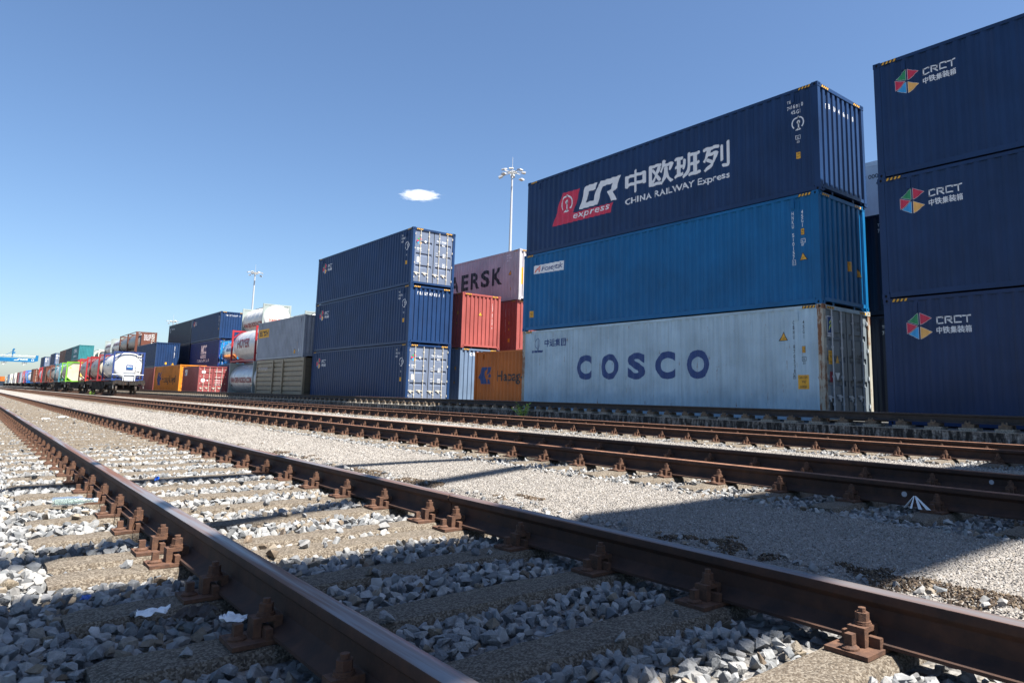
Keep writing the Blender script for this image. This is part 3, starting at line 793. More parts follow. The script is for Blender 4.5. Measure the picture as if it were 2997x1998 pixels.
# white insulated container: flat panels with cover strips
def reefer(label, x, y, z, L, H):
    R = empty('refrigerated_container', (x, y, z), 0, label, 'container')
    for k in range(8):
        a = .17 + k * (L - .34) / 8; b = .17 + (k + 1) * (L - .34) / 8
        ob('panel', MB().box(a + .012, b - .012, .012, .04, .16, H - .17).mesh('panel'), MT['reefer'], R)
        if k: ob('cover_strip', MB().box(a - .0115, a + .0115, .008, .04, .16, H - .17).mesh('cover_strip'), MT['galv'], R)
    ob('top_rail', MB().box(.17, L - .17, .004, .07, H - .168, H - .01).mesh('top_rail'), MT['reefer'], R)
    ob('bottom_rail', MB().box(.17, L - .17, .004, .07, .03, .158).mesh('bottom_rail'), MT['reefer'], R)
    ob('body', MB().box(.06, L - .03, .05, W - .03, .10, H - .02).mesh('body'), MT['reefer'], R)
    for px in (.083, L - .083):
        for py in (.070, W - .070): ob('corner_post', MB().box(px - .08, px + .08, py - .066, py + .066, .0, H).mesh('corner_post'), MT['reefer'], R)
    V = []; F = []
    g = gjoin(gx(gtext('SYU 000071 2', w=1.35, h=.15, bold=.012), L - 1.78, 2.28), gx(gtext('45HN', w=.42, h=.15, bold=.012), L - 1.05, 2.02), gx(gtext('ic', h=.1), L - .98, 1.72))
    n = len(V); V += [(a, .0085, b) for a, b in g[0]]; F += g[1]
    me = bpy.data.meshes.new('lettering'); me.from_pydata(V, [], F); ob('lettering', me, MT['k'], R)
    me = bpy.data.meshes.new('sticker'); me.from_pydata([(L - 1.02, .0085, .1 + .2), (L - .7, .0085, .3), (L - .7, .0085, .62), (L - 1.02, .0085, .62), (L - .98, .0085, .88), (L - .70, .0085, .88), (L - .84, .0085, 1.16)], [], [(0, 1, 2, 3), (4, 5, 6)]); ob('sticker', me, MT['y'], R)
    g = gjoin(gx(gtext('CAUTION', w=.27, h=.07), L - 1.0, .53), gx(gtext("9'6\"", w=.13, h=.07), L - .94, .43), gx(gtext('HIGH', w=.2, h=.07), L - .96, .32))
    me = bpy.data.meshes.new('lettering'); me.from_pydata([(a, .0055, b) for a, b in g[0]], [], g[1]); ob('lettering', me, MT['k'], R)
reefer('white refrigerated container glimpsed in the gap beside the tall right stack', -21.75, 22.90, Z0 + 2 * HC, 12.192, HC)

# beige bulk container with horizontal side boards
def bulk(label, x, y, z, L, H):
    R = empty('bulk_container', (x, y, z), 0, label, 'container')
    n = 7; h = (H - .40) / n
    for k in range(n):
        z0 = .18 + k * h
        ob('side_board', MB().extr([(.06, z0 + .018), (.035, z0 + .05), (.035, z0 + h - .05), (.06, z0 + h - .018), (.10, z0 + h - .018), (.10, z0 + .018)], .17, L - .17, 'x').mesh('side_board'), MT['beige'], R)
    ob('side_skin', MB().box(.15, L - .15, .085, .12, .15, H - .2).mesh('side_skin'), MT['beige_rib'], R)
    for sx in (L * .385, L * .595):
        ob('stiffener', MB().extr([(sx - .17, .03), (sx + .17, .03), (sx + .17, .16), (sx + .10, .36), (sx + .10, H - .06), (sx - .10, H - .06), (sx - .10, .36), (sx - .17, .16)], -.035, .055, 'y').mesh('stiffener'), MT['beige'], R)
    ob('top_rail', MB().box(.165, L - .165, .004, .10, H - .215, H - .01).mesh('top_rail'), MT['beige'], R)
    ob('bottom_rail', MB().box(.165, L - .165, .004, .10, .01, .175).mesh('bottom_rail'), MT['beige'], R)
    for px in (.083, L - .083):
        for py in (.070, W - .070): ob('corner_post', MB().box(px - .08, px + .08, py - .068, py + .066, .0, H).mesh('corner_post'), MT['beige'], R)
    for k in range(6):
        z0 = .12 + k * (H - .3) / 6
        ob('end_board', MB().box(L - .10, L - .03, .15, W - .15, z0 + .015, z0 + (H - .3) / 6 - .015).mesh('end_board'), MT['beige_rib'], R)
    ob('body', MB().box(.06, L - .11, .13, W - .06, .05, H - .03).mesh('body'), MT['beige_rib'], R)
    g = gx(gtext('Va Innofreight', w=2.0, h=.26, bold=.012), .35, H - .72)
    me = bpy.data.meshes.new('lettering'); me.from_pydata([(a, .030, b) for a, b in g[0]], [], g[1]); ob('lettering', me, MT['lightgrey'], R)
bulk('dirty beige ribbed bulk container with two upright stiffeners, under the grey one', -52.22, 15.75, Z0, 9.125, SD)
B = Box('grey ribbed container with yellow sign at its left end, on the beige one', -52.42, 15.73, Z0 + SD, 9.125, 2.67, MT['grey'], hazard=False)
B.put('front', grect(.22, 1.58, 2.40, 2.18), 'y', name='sign'); B.put('front', gx(gtext('BERTSCHI', w=1.8, h=.36, bold=.03), .42, 1.70), 'k', lay=1)
tri_sign(B, 7.6, .42, .3); B.put('front', grect(7.95, .40, 8.06, 1.0), 'y'); B.put('front', grect(8.2, .38, 8.36, .56), 'w'); B.done()

# ------------------------------------------------------------------ tank containers
def tank(label, x, y, z, tm, fm, L=6.058, H=SD, r=1.17, over=.0, style='frame', text=None, tcol='wine', th=.34, tz=0, dome=None, domecol='wine', det=2, ladder=True, group=None, name='tank_container', walk=True):
    R = empty(name, (x, y, z), 0, label, 'tank', group)
    zc = H - r - .07; yc = W / 2
    x0 = .22 - over; x1 = L - .22 + over; dd = .26
    def shell():
        b = MB(); P = []
        for i in range(7): t = i / 6 * PI / 2; P.append((x0 + dd * (1 - math.sin(t)), max(r * math.sin(PI / 2 - (PI / 2 - t)) if False else r * math.sin(t) if i else .01, .01)))
        P = [(x0 + dd * (1 - math.cos(math.asin(min(1, q)))) , r * q) for q in (.004, .3, .55, .75, .88, .96, 1.0)]
        nb = 5
        for k in range(1, nb):
            s_ = x0 + dd + (x1 - x0 - 2 * dd) * k / nb
            P += [(s_ - .03, r), (s_ - .029, r + .010), (s_ + .029, r + .010), (s_ + .03, r)]
        P += [(x1 - dd * (1 - math.cos(math.asin(min(1, q)))), r * q) for q in (1.0, .96, .88, .75, .55, .3, .004)]
        return b.lathe(P, 40, 'x', (0, yc, zc)).mesh('tank_shell', True)
    ob('tank_shell', cached(('shell', L, H, r, over), shell), tm, R)
    def frame():
        b = MB()
        w = .105
        for py in (.07, W - .07): b.box(-w / 2, w / 2, py - .065, py + .065, .0, H)
        b.box(-w / 2 + .004, w / 2 - .004, .135, W - .135, .02, .16); b.box(-w / 2 + .004, w / 2 - .004, .135, W - .135, H - .14, H - .012)
        if style == 'plate':
            N = 24; vs = []; 
            for xx in (-.03, .03):
                for i in range(N):
                    t = 2 * PI * i / N; vs.append((xx, yc + r * .97 * math.cos(t), zc + r * .97 * math.sin(t)))
                for i in range(N):
                    t = 2 * PI * i / N; c, s_ = math.cos(t), math.sin(t); k = 1 / max(abs(c), abs(s_)); vs.append((xx, yc + min(1, 1) * 1.10 * k * c, H / 2 + (H / 2 - .14) * k * s_))
            fs = []
            for o_ in (0, 2 * N):
                for i in range(N): fs.append((o_ + i, o_ + (i + 1) % N, o_ + N + (i + 1) % N, o_ + N + i))
            b.add(vs, fs)
        else:
            for sy in (1, -1):
                for a0, a1 in (((yc + sy * (W / 2 - .13), .62), (yc + sy * .55, .16)), ((yc + sy * (W / 2 - .13), H - .62), (yc + sy * .55, H - .14))):
                    b.beam((0, *a0), (0, *a1), .08, .07, (1, 0, 0))
        return b.mesh('end_frame')
    fmesh = cached(('tframe', H, style, r), frame)
    ob('end_frame', fmesh, fm, R, (.07, 0, 0)); ob('end_frame', fmesh, fm, R, (L - .07, 0, 0))
    if style != 'plate':
        ob('bottom_rail', cached(('tbr', L), lambda: MB().box(.14, L - .14, .02, .11, .05, .15).box(.14, L - .14, W - .11, W - .02, .05, .15).mesh('bottom_rail')), fm, R)
        if style == 'rails': ob('top_rail', cached(('ttr', L, H), lambda: MB().box(.14, L - .14, .02, .09, H - .11, H - .03).box(.14, L - .14, W - .09, W - .02, H - .11, H - .03).mesh('top_rail')), fm, R)
        ob('saddle', cached(('tsad', L, H, r), lambda: MB().beam((.15, .3, .1), (1.1, .75, zc - r * .86), .06, .22).beam((.15, W - .3, .1), (1.1, W - .75, zc - r * .86), .06, .22).beam((L - .15, .3, .1), (L - 1.1, .75, zc - r * .86), .06, .22).beam((L - .15, W - .3, .1), (L - 1.1, W - .75, zc - r * .86), .06, .22).mesh('saddle')), fm, R)
    else:
        ob('saddle', cached(('tsad2', L, H, r), lambda: MB().box(.13, L - .13, yc - .45, yc - .3, .06, zc - r + .1).box(.13, L - .13, yc + .3, yc + .45, .06, zc - r + .1).mesh('saddle')), fm, R)
    if det >= 1 and walk:
        def wk():
            b = MB()
            for k in range(4): b.box(.5, L - .5, yc - .30 + k * .16, yc - .18 + k * .16, zc + r + .04, zc + r + .06)
            for k in range(6): b.box(.55 + k * (L - 1.1) / 5 - .02, .55 + k * (L - 1.1) / 5 + .02, yc - .32, yc + .32, zc + r + .005, zc + r + .04)
            b.tube((L / 2, yc, zc + r - .1), (L / 2, yc, zc + r + .10), .26, 16)
            return b.mesh('walkway')
        ob('walkway', cached(('walk', L, H, r), wk), MT['galv'], R)
    if det >= 2 and ladder:
        def ld():
            b = MB()
            for py in (W - .62, W - .30): b.tube((.03, py, .25), (.03, py, H - .10), .02, 8)
            for k in range(8): b.tube((.03, W - .62, .40 + k * .26), (.03, W - .30, .40 + k * .26), .014, 6)
            return b.mesh('ladder')
        ob('ladder', cached(('ladder', H), ld), MT['galv'], R, (L, 0, 0))
    def onshell(g, sx, tz_, mat, name='lettering', lift=.014):
        V = []; F = []
        brk = [-1.2 + .08 * i for i in range(31)]
        for f in g[1]:
            tri = [(g[0][i][1] + tz_, g[0][i][0] + sx) for i in f]
            for pl in slabclip(tri, brk):
                n = len(V)
                for (t, s_) in pl:
                    a = t / r; V.append((s_, yc - (r + lift) * math.cos(a), zc + (r + lift) * math.sin(a)))
                F.append(tuple(range(n, n + len(pl))))
        me = bpy.data.meshes.new(name); me.from_pydata(V, [], F); ob(name, me, MT[mat], R)
    def ondome(g, mat, name='lettering', lift=.016):
        V = []; F = []
        for f in g[1]:
            for pl in slabclip([g[0][i] for i in f], [-1 + .1 * i for i in range(21)]):
                n = len(V)
                for (a, t) in pl:
                    q = min(1, math.hypot(a, t) / r); V.append((x1 - dd * (1 - math.cos(math.asin(q))) + lift, yc + a, zc + t))
                F.append(tuple(range(n, n + len(pl))))
        me = bpy.data.meshes.new(name); me.from_pydata(V, [], F); ob(name, me, MT[mat], R)
    if text:
        g = gtext(text, h=th, bold=.03); wmax = L * .86; ww = max(a for a, b in g[0])
        if ww > wmax: g = gx(g, sx=wmax / ww); ww = wmax
        onshell(g, (L - ww) / 2, tz, tcol)
    if det >= 2 and style == 'plate':
        onshell(gx(grect(0, 0, .22, .14), 0, 0), L - .75, -.62, 'y', 'placard'); onshell(grect(0, 0, .26, .16), .35, -.60, 'k', 'placard')
    if dome:
        yy = dome[0][1]
        for t, zz, h_ in dome: 
            g = gtext(t, h=h_, bold=.03, shear=.15); ww = max(a for a, b in g[0]); ondome(gx(g, -ww / 2, zz), domecol)
    R_ = dict(root=R, ondome=ondome, onshell=onshell)
    return R_

TY = 15.75
T = tank('silver tank container with wine red lettering in a grey end frame, on the ground', -59.0, TY, Z0, MT['tank'], MT['f_grey'], over=.42, style='plate', text='VAN DEN BOSCH.COM', th=.42, tz=-.32, ladder=False)
T = tank('silver tank container with dark red lettering in a red frame, on the other tank', -59.05, TY, Z0 + SD, MT['tank'], MT['f_red'], text='HOYER', th=.70, tz=-.28)
T['onshell'](gjoin(*[gx(gtext('ABCU 253\n22K7 MAX', w=.55, h=.36), 4.75, .35 - k * .42) for k in range(2)]), 0, 0, 'w')
T = tank('white tank container with red lettering on its sunlit end, highest against the sky', -69.3, 19.25, Z0 + HC + SD, MT['tank_white'], MT['f_grey'], over=.42, style='plate', text='VAN DEN BOSCH.COM', th=.42, tz=-.68, dome=[('VAN DEN', -.32, .24), ('BOSCH', -.70, .28)], domecol='orangered')
tank('white tank container half hidden behind the grey ribbed container', -69.45, 23.0, Z0 + 2 * SD, MT['tank_white'], MT['f_grey'], over=.30, style='plate', ladder=False)
for x, y_, h_, nm in ((-69.3, 19.25, HC, 'white lettered tank'), (-69.45, 23.0, SD, 'half hidden white tank')):
    Box('blue container on the ground below the %s' % nm, x, y_, Z0, 6.058, h_, MT['royal'], det=0, hazard=False).done()
    Box('grey container directly below the %s' % nm, x, y_, Z0 + h_, 6.058, SD, MT['grey'], det=0, hazard=False).done()
tank('polished tank container in a bright blue frame, peeping out beside the red framed tank', -78.15, 19.85, Z0 + HC, MT['tank_pink'], MT['f_cyan'], style='rails', text='SINOCHEM', tcol='f_blue', th=.34, tz=.05, ladder=False)
Box('blue container on the ground behind the maroon one', -78.2, 19.85, Z0, 6.058, HC, MT['royal'], det=0, hazard=False).done()

# ------------------------------------------------------------------ yard stacks further left
B = Box('maroon container with sunlit door end and round white sticker, on the ground', -75.56, 16.0, Z0, 6.058, SD, MT['maroon'], end='door', hazard=False)
B.put('front', grect(.8, 1.75, 1.7, 2.3), 'w', name='sign'); B.put('front', gjoin(gx(gtext('Bei', w=.55, h=.25, bold=.02), .9, 1.8)), 'dkblue', lay=1); B.put('front', gpoly([(.9, 2.06), (1.5, 2.06), (1.45, 2.25)]), 'y', lay=1)
B.put('door', gdisc(.42, 1.30, .17, 20), 'w', name='sticker'); B.put('door', garc(.42, 1.30, .10, .06, 0, 360, .03), 'maroon', lay=1); B.put('door', gdisc(.78, 1.30, .06), 'w', name='sticker'); B.put('door', grect(.28, 1.95, .58, 2.15), 'w', name='sticker')
for k in range(5): B.put('door', gx(gtext(('BEIU 20763 2', '22G1 4500', '30480 KG', '2200 KG', '33.2 CU')[k], w=.6 if k == 0 else .45, h=.07, bold=.02), 1.42, (2.08, 1.55, 1.30, 1.10, .90)[k]), 'w')
B.done()
B = Box('long amber orange container with dark blue lettering, on the ground', -90.1, 16.2, Z0, 12.192, HC, MT['orange2'], end='door', hazard=False, barmat=MT['orange2'])
B.put('front', gjoin(gpoly([(1.6, 1.5), (2.1, 2.2), (2.9, 2.2), (2.6, 1.75), (3.5, 2.2), (3.7, 2.2), (3.2, 1.7), (3.7, 1.7), (3.7, 1.4), (3.1, 1.4), (3.4, .85), (2.2, .85), (2.0, 1.15)])), 'dkblue', name='emblem')
letters(B, 'front', 'Hapag-Lloyd', 4.2, .9, 'k', w=6.3, h=.95, bold=.018); B.done()
B = Box('royal blue container with white block letters, middle of its stack', -91.2, 19.9, Z0 + HC, 12.192, HC, MT['royal'], end='door', doormat=MT['bright_blue'])
B.put('front', gx(gtext('MCC', w=2.3, h=1.0, bold=.04), 4.9, 1.45), 'w'); B.put('front', grect(4.9, 1.02, 7.2, 1.36), 'w'); B.put('front', gx(gtext('TRANSPORT', w=2.1, h=.2, bold=.03), 5.0, 1.09), 'royal', lay=1)
B.put('front', gx(gtext('YOUR INTRA-ASIA CARRIER', w=5.3, h=.30, bold=.012), 3.4, .58), 'w'); B.done()
B = Box('dark blue container with sunlit ribbed end, topmost behind the tanks', -91.1, 19.8, Z0 + 2 * HC, 12.192, HC, MT['navy'])
crct(B, 1.0, 2.2, 1.0); side_block(B, [('TBJU', 0), ('738889', 0), ('45G1', .13)]); end_number(B, 'TBJU738889 8', .5, 2.42, .125, .15); B.done()
Box('brown container on the ground below the one with block letters', -91.2, 19.9, Z0, 12.192, HC, MT['brown'], det=0, hazard=False).done()
B = Box('slate coloured container end to end with the dark blue topmost one', -103.8, 19.85, Z0 + 2 * HC, 12.192, HC, MT['slate'], end='door', hazard=False, det=1)
B.put('front', gjoin(railway_emblem(1.0, 2.2, .25), gx(gtext('CRXpress', w=1.6, h=.2, bold=.01), 1.5, 2.2)), 'w'); B.done()
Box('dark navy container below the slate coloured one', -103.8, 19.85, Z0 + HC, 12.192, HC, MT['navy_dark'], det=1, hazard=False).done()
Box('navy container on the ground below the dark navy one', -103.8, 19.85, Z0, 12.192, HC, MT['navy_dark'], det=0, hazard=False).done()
B = Box('blue container with sunlit ribbed end and yellow stickers, on a red one', -103.8, 16.4, Z0 + HC, 12.192, HC, MT['navy'], hazard=False)
B.put('right', gcol('CSLU 60917', 1.93, 2.5, .12, .14, .09), 'w'); B.put('right', grect(1.02, .35, 1.22, .60), 'y', name='sticker'); tri_sign(B, 1.84, .45, .3, 'right'); B.done()
Box('red container with sunlit end edge, on the ground behind the first wagon', -103.8, 16.42, Z0, 12.192, HC, MT['brick'], det=1, hazard=False).done()
B = Box('green container far behind, beside the brown tank', -125.0, 30.0, Z0 + 3 * HC, 12.192, HC, MT['green'], end='door', det=0, hazard=False); B.put('door', gx(gtext('CAPITAL', w=.9, h=.35, bold=.03), .2, 1.8), 'w'); B.done()
for i in range(3): Box('green container of the far stack, place %s from the ground' % ('one', 'two', 'three')[i], -125.0, 30.0, Z0 + i * HC, 12.192, HC, MT['green'], det=0, hazard=False).done()

def pile(x, y, n, L, mats, nm, H=SD):
    for i in range(n): Box('%s container, %s below %s' % (mats[i][1], ('two places', 'directly')[i] if n == 2 else 'directly', nm), x, y, Z0 + i * H, L, H, MT[mats[i][0]], det=0, hazard=False).done()
BT = tank('brown tank container with sunlit brown end and white print, third level', -110.9, 16.3, Z0 + 2 * SD, MT['tank_dull'], MT['brown'], style='rails', r=1.15)
ob('end_cladding', MB().box(6.0, 6.03, .66, W - .14, .17, SD - .15).box(6.0, 6.03, .14, .3, .17, SD - .15).mesh('end_cladding'), MT['brown'], BT['root'])
g = gjoin(*[gx(gtext(t, w=w_, h=.11, bold=.02), .95, z) for t, w_, z in (('BVIU 150066 3', 1.1, 2.15), ('22T6 4500', .8, 1.98), ('36000 KG', .8, 1.82), ('4150 KG', .7, 1.66), ('25 000 L', .7, 1.50))])
me = bpy.data.meshes.new('lettering'); me.from_pydata([(6.034, a, b) for a, b in g[0]], [], g[1]); ob('lettering', me, MT['w'], BT['root'])
pile(-110.9, 16.3, 2, 6.058, [('maroon', 'maroon'), ('brown', 'brown')], 'the brown tank with white print')
tank('dark tank container in a brown frame, second in the top row of tanks', -117.15, 16.3, Z0 + 2 * SD, MT['tank_dull'], MT['brown'], style='rails', r=1.15, ladder=False)
pile(-117.15, 16.3, 2, 6.058, [('brown', 'brown'), ('grey', 'grey')], 'the dark tank in the brown frame')
tank('silver tank container in a cream frame, third in the top row of tanks', -123.4, 16.3, Z0 + 2 * SD, MT['tank'], MT['f_grey'], over=.40, style='plate', text='VAN DEN BOSCH.COM', th=.46, ladder=False)
pile(-123.4, 16.3, 2, 6.058, [('grey', 'grey'), ('maroon', 'dull red')], 'the third tank of the top row')
tank('silver tank container with cream dome, leftmost of the top row of tanks', -131.1, 16.3, Z0 + 2 * SD, MT['tank'], MT['f_grey'], over=.40, style='plate', text='VAN DEN BOSCH.COM', th=.46, ladder=False)
pile(-131.1, 16.3, 2, 6.058, [('royal', 'royal blue'), ('grey', 'pale grey')], 'the leftmost tank of the top row')
tank('grey tank container in a cream frame with ladder, behind the row, left of the tanks', -168.5, 19.3, Z0 + 2 * SD, MT['tank_dull'], MT['f_cream'], style='rails')
pile(-168.5, 19.3, 2, 6.058, [('grey', 'grey'), ('royal', 'blue')], 'the tank with the cream ladder frame')
B = Box('teal container with sunlit rusty ribbed end, topmost on the left', -178.7, 16.5, Z0 + 2 * HC, 12.192, HC, MT['teal'], hazard=False)
B.put('front', gx(gtext('CHINA', w=5, h=.8, bold=.03), 3.5, 1.5), 'w'); B.put('front', gx(gtext('SHIPPING', w=5, h=.4, bold=.03), 3.5, .6), 'w'); B.done()
pile(-178.7, 16.5, 2, 12.192, [('navy_dark', 'navy'), ('brick', 'red')], 'the teal one', HC)
for k, (x, mt, nm) in enumerate(((-191.2, 'slate', 'slate grey container left of the teal one, topmost'), (-203.8, 'brown', 'dark brown container, leftmost of the dark pair on top'))):
    Box(nm, x, 16.5, Z0 + 2 * HC, 12.192, HC, MT[mt], hazard=False, det=1).done()
    pile(x, 16.5, 2, 12.192, [('navy_dark', 'dark blue'), ('brown', 'brown')], ('the slate grey one left of teal', 'the dark brown topmost one')[k], HC)
for k, (x, n, nm) in enumerate(((-226.1, 3, 'right'), (-256.5, 3, 'left'))):
    for i in range(n):
        B = Box('navy container with door end, %s of the %s far stack' % (('bottom', 'middle', 'top')[i], nm), x, 16.4, Z0 + i * HC, 12.192, HC, MT['navy'], end='door', hazard=False, det=1, doormat=MT['navy_door']); crct(B, 1.0, 2.2, 1.0)
        B.put('door', gjoin(gdisc(.42, 2.2, .2), gdisc(.8, 2.2, .09), grect(.25, 1.5, .6, 1.75), grect(1.5, 2.2, 2.1, 2.32)), 'w'); B.done()
tank('brown tank container standing before the far left stack with doors', -240.6, 16.4, Z0 + SD, MT['brown'], MT['brown'], style='rails', det=1)
pile(-240.6, 16.4, 1, 6.058, [('brown', 'brown')], 'the far brown tank')
for k, (x, mt, L_, nm) in enumerate(((-274.2, 'white', 12.192, 'white'), (-332.4, 'slate', 12.192, 'dark'), (-377.0, 'navy', 12.192, 'navy'))):
    Box('far %s container, upper one of its pair' % nm, x, 16.4, Z0 + HC, L_, HC, MT[mt], end='door' if k == 1 else 'wall', hazard=False, det=0).done()
    Box('far %s container, lower one of its pair' % nm, x, 16.4, Z0, L_, HC, MT[mt], hazard=False, det=0).done()
tank('far yellow tank container in a blue frame', -286.5, 16.4, Z0 + SD, MT['gold'], MT['f_blue'], style='rails', det=0)
pile(-286.5, 16.4, 1, 6.058, [('navy', 'navy')], 'the far yellow tank')
for k in range(7):
    y = 6.0 + k * 3.4
    Box('far %s container across the end of the yard, lower' % ('navy', 'red', 'bright blue', 'slate', 'maroon', 'royal blue', 'teal')[k], -560 - 8 * (k % 3), y, Z0, 12.192, HC, MT[('navy', 'brick', 'bright_blue', 'slate', 'maroon', 'royal', 'teal')[k]], det=0, hazard=False).done()
    Box('far %s container across the end of the yard, upper' % ('dark red', 'navy', 'brown', 'orange', 'dark blue', 'brick', 'grey')[k], -560 - 8 * (k % 3), y, Z0 + HC, 12.192, HC, MT[('brick', 'navy', 'brown', 'orange', 'navy_dark', 'brick', 'grey')[k]], det=0, hazard=False).done()
# ------------------------------------------------------------------ container train on the third track
RT = (-0.6236, -0.592, -0.577)          # rail tops
YR = ((.900, 2.405), (5.422, 6.927), (10.235, 11.740))
YT = 10.9875; DECK = RT[2] + 1.155
def wagon_meshes(L):
    u = MB()
    for sy in (-1, 1):
        y = sy * 1.12
        u.extr([(.35, -.02), (L - .35, -.02), (L - .35, -.30), (L - 4.4, -.30), (L - 5.4, -.72), (5.4, -.72), (4.4, -.30), (.35, -.30)], y - .05, y + .05, 'y')
        u.box(.3, L - .3, y - .09, y + .09, -.045, -.0201); u.box(5.4, L - 5.4, y - .09, y + .09, -.7405, -.7205)
        for k in range(9): u.box(5.5 + k * (L - 11) / 8 - .03, 5.5 + k * (L - 11) / 8 + .03, y + sy * .0505, y + sy * .10, -.70, -.06)
    u.box(.0, .35, -1.22, 1.22, -.36, -.03); u.box(L - .35, L, -1.22, 1.22, -.36, -.03)
    u.box(.36, L - .36, -.14, .14, -.34, -.06)
    for k in range(7): u.box(1.0 + k * (L - 2.4) / 6, 1.2 + k * (L - 2.4) / 6, -1.06, 1.06, -.28, -.08)
    u.tube((L * .42, 0, -.52), (L * .52, 0, -.52), .18, 12); u.box(L * .6, L * .66, -.5, .3, -.72, -.36)
    bg_ = MB()
    for sy in (-1, 1):
        y = sy * .98
        bg_.extr([(-1.25, -.56), (-.95, -.52), (-.45, -.40), (.45, -.40), (.95, -.52), (1.25, -.56), (1.25, -.80), (.75, -.80), (.35, -.66), (-.35, -.66), (-.75, -.80), (-1.25, -.80)], y - .06, y + .06, 'y')
        for ax in (-.9, .9):
            bg_.box(ax - .14, ax + .14, y + sy * .061, y + sy * .16, -.80, -.52)
            for k in (-.22, .22): bg_.tube((ax + k, y, -.56), (ax + k, y, -.72), .07, 8)
    bg_.box(-.25, .25, -.95, .95, -.58, -.36)
    for ax in (-.9, .9): bg_.tube((ax, -.95, -.695), (ax, .95, -.695), .075, 10)
    wh = MB().lathe([(-.066, .05), (-.066, .455), (.0, .460), (.07, .462), (.071, .30), (.04, .28), (.04, .12), (.09, .10), (.09, .02)], 28, 'x')
    wv = [(y, x, z) for x, y, z in wh.v]; wh.v = wv; wh.f = [f[::-1] for f in wh.f]
    bu = MB().tube((0, 0, 0), (.38, 0, 0), .085, 12).tube((.0, 0, 0), (.2, 0, 0), .13, 12)
    bu.extr([(-.25, -.10), (-.20, -.17), (.20, -.17), (.25, -.10), (.25, .10), (.20, .17), (-.20, .17), (-.25, .10)], .38, .425, 'x')
    hk = MB().box(.0, .25, -.05, .05, -.06, .06).path([(.22, 0, -.02), (.30, 0, -.15), (.27, 0, -.38), (.20, 0, -.48)], .022).path([(0, .45, -.1), (.12, .45, -.3), (.10, .40, -.55)], .022).path([(0, -.45, -.1), (.12, -.45, -.3), (.10, -.40, -.55)], .022)
    st = MB().path([(0, 0, 0), (0, 0, -.45), (-.3, 0, -.45), (-.3, 0, 0)], .016)
    return u.mesh('underframe'), bg_.mesh('bogie'), wh.mesh('wheel', True), bu.mesh('buffer', True), hk.mesh('coupling'), st.mesh('step')
WL = 18.3
WM = wagon_meshes(WL)
MT['wheel'] = rusty('wheel steel', (.035, .028, .024), (.075, .055, .045), 6)
ORD = ['first and nearest', 'second', 'third', 'fourth', 'fifth', 'sixth', 'seventh', 'eighth', 'ninth', 'tenth', 'eleventh', 'twelfth']
for i in range(12):
    x1 = -71.6 - i * 19.1
    R = empty('container_wagon', (x1 - WL, YT, RT[2]), 0, 'dark flat container wagon, %s of the train' % ORD[i], 'wagon', 'container wagons of the train')
    z = 1.155
    ob('underframe', WM[0], MT['under'], R, (0, 0, z))
    for bx in (2.6, WL - 2.6):
        b = ob('bogie', WM[1], MT['under'], R, (bx, 0, z))
        if i < 5:
            for ax in (-.9, .9):
                for sy in (-1, 1): ob('wheel', WM[2], MT['wheel'], b, (ax, sy * .7525, -.695), (0, 0, 0 if sy > 0 else PI))
    for sy in (-1, 1):
        ob('buffer', WM[3], MT['under'], R, (WL, sy * .875, z - .10)); ob('buffer', WM[3], MT['under'], R, (0, sy * .875, z - .10), (0, 0, PI))
        if i < 3: ob('step', WM[5], MT['galv'], R, (WL - .1, sy * 1.15, z - .2))
    if i < 4: ob('coupling', WM[4], MT['under'], R, (WL, 0, z - .10))
TF = YT - W / 2
T1 = tank('white tank container in a blue frame with blue square logo, front of the train', -78.66, TF, DECK, MT['tank_white'], MT['f_blue'], style='rails', r=1.20, over=.16, text='Hoover Logistics', tcol='f_blue', th=.22, tz=.0)
T1['ondome'](grect(-.18, -.35, .36, .10), 'dkblue', 'logo_plate'); T1['ondome'](gjoin(gx(gtext('SEACO', w=.42, h=.12, bold=.03), -.12, -.12)), 'w', lift=.020); T1['ondome'](gx(gtext('GLOBAL', w=.34, h=.07, bold=.02), -.05, -.22), 'sky', lift=.020)
T1['ondome'](grect(-.34, -.85, .50, -.60), 'grey', 'data_plate')
ob('handrail', MB().path([(6.16, .02, .55), (6.20, 2.42, .55)], .03).path([(6.17, .85, 0), (6.17, .85, .55)], .03).path([(6.17, 1.75, 0), (6.17, 1.75, .55)], .03).box(6.14, 6.17, .95, 1.65, .02, .36).mesh('handrail'), MT['w'], T1['root'])
T2 = tank('dull tank container with cream dome in a dark red frame, second load of the train', -87.75, TF, DECK, MT['tank_dull'], MT['f_dred'], r=1.17, text='STOLT', th=.3)
ob('dome_cover', MB().lathe([(0, 1.02), (.04, 1.02), (.12, .85), (.18, .5), (.20, .01)], 32, 'x', (5.72, W / 2, SD - 1.24)).mesh('dome_cover', True), MT['tank_cream'], T2['root'])
T3 = tank('silver tank container in a bright red frame, third load of the train', -96.5, TF, DECK, MT['tank_dull'], MT['f_red'], r=1.16, text='EUROTAINER', th=.24)
T4 = tank('tank container with cream octagonal end in a lime green frame', -116.0, TF, DECK, MT['tank_dull'], MT['f_green'], r=1.17)
ob('end_cladding', MB().extr([(.18, .62), (.18, SD - .65), (.72, SD - .14), (W - .72, SD - .14), (W - .18, SD - .65), (W - .18, .62), (W - .72, .16), (.72, .16)], 5.90, 5.96, 'x').mesh('end_cladding'), MT['tank_cream'], T4['root'])
me = bpy.data.meshes.new('placard'); me.from_pydata([(5.965, .28, 1.72), (5.965, .60, 1.72), (5.965, .44, 2.0), (5.965, 1.5, .7), (5.965, 2.2, .7), (5.965, 2.2, 1.15), (5.965, 1.5, 1.15)], [], [(0, 1, 2), (3, 4, 5, 6)]); ob('placard', me, MT['gold'], T4['root'])
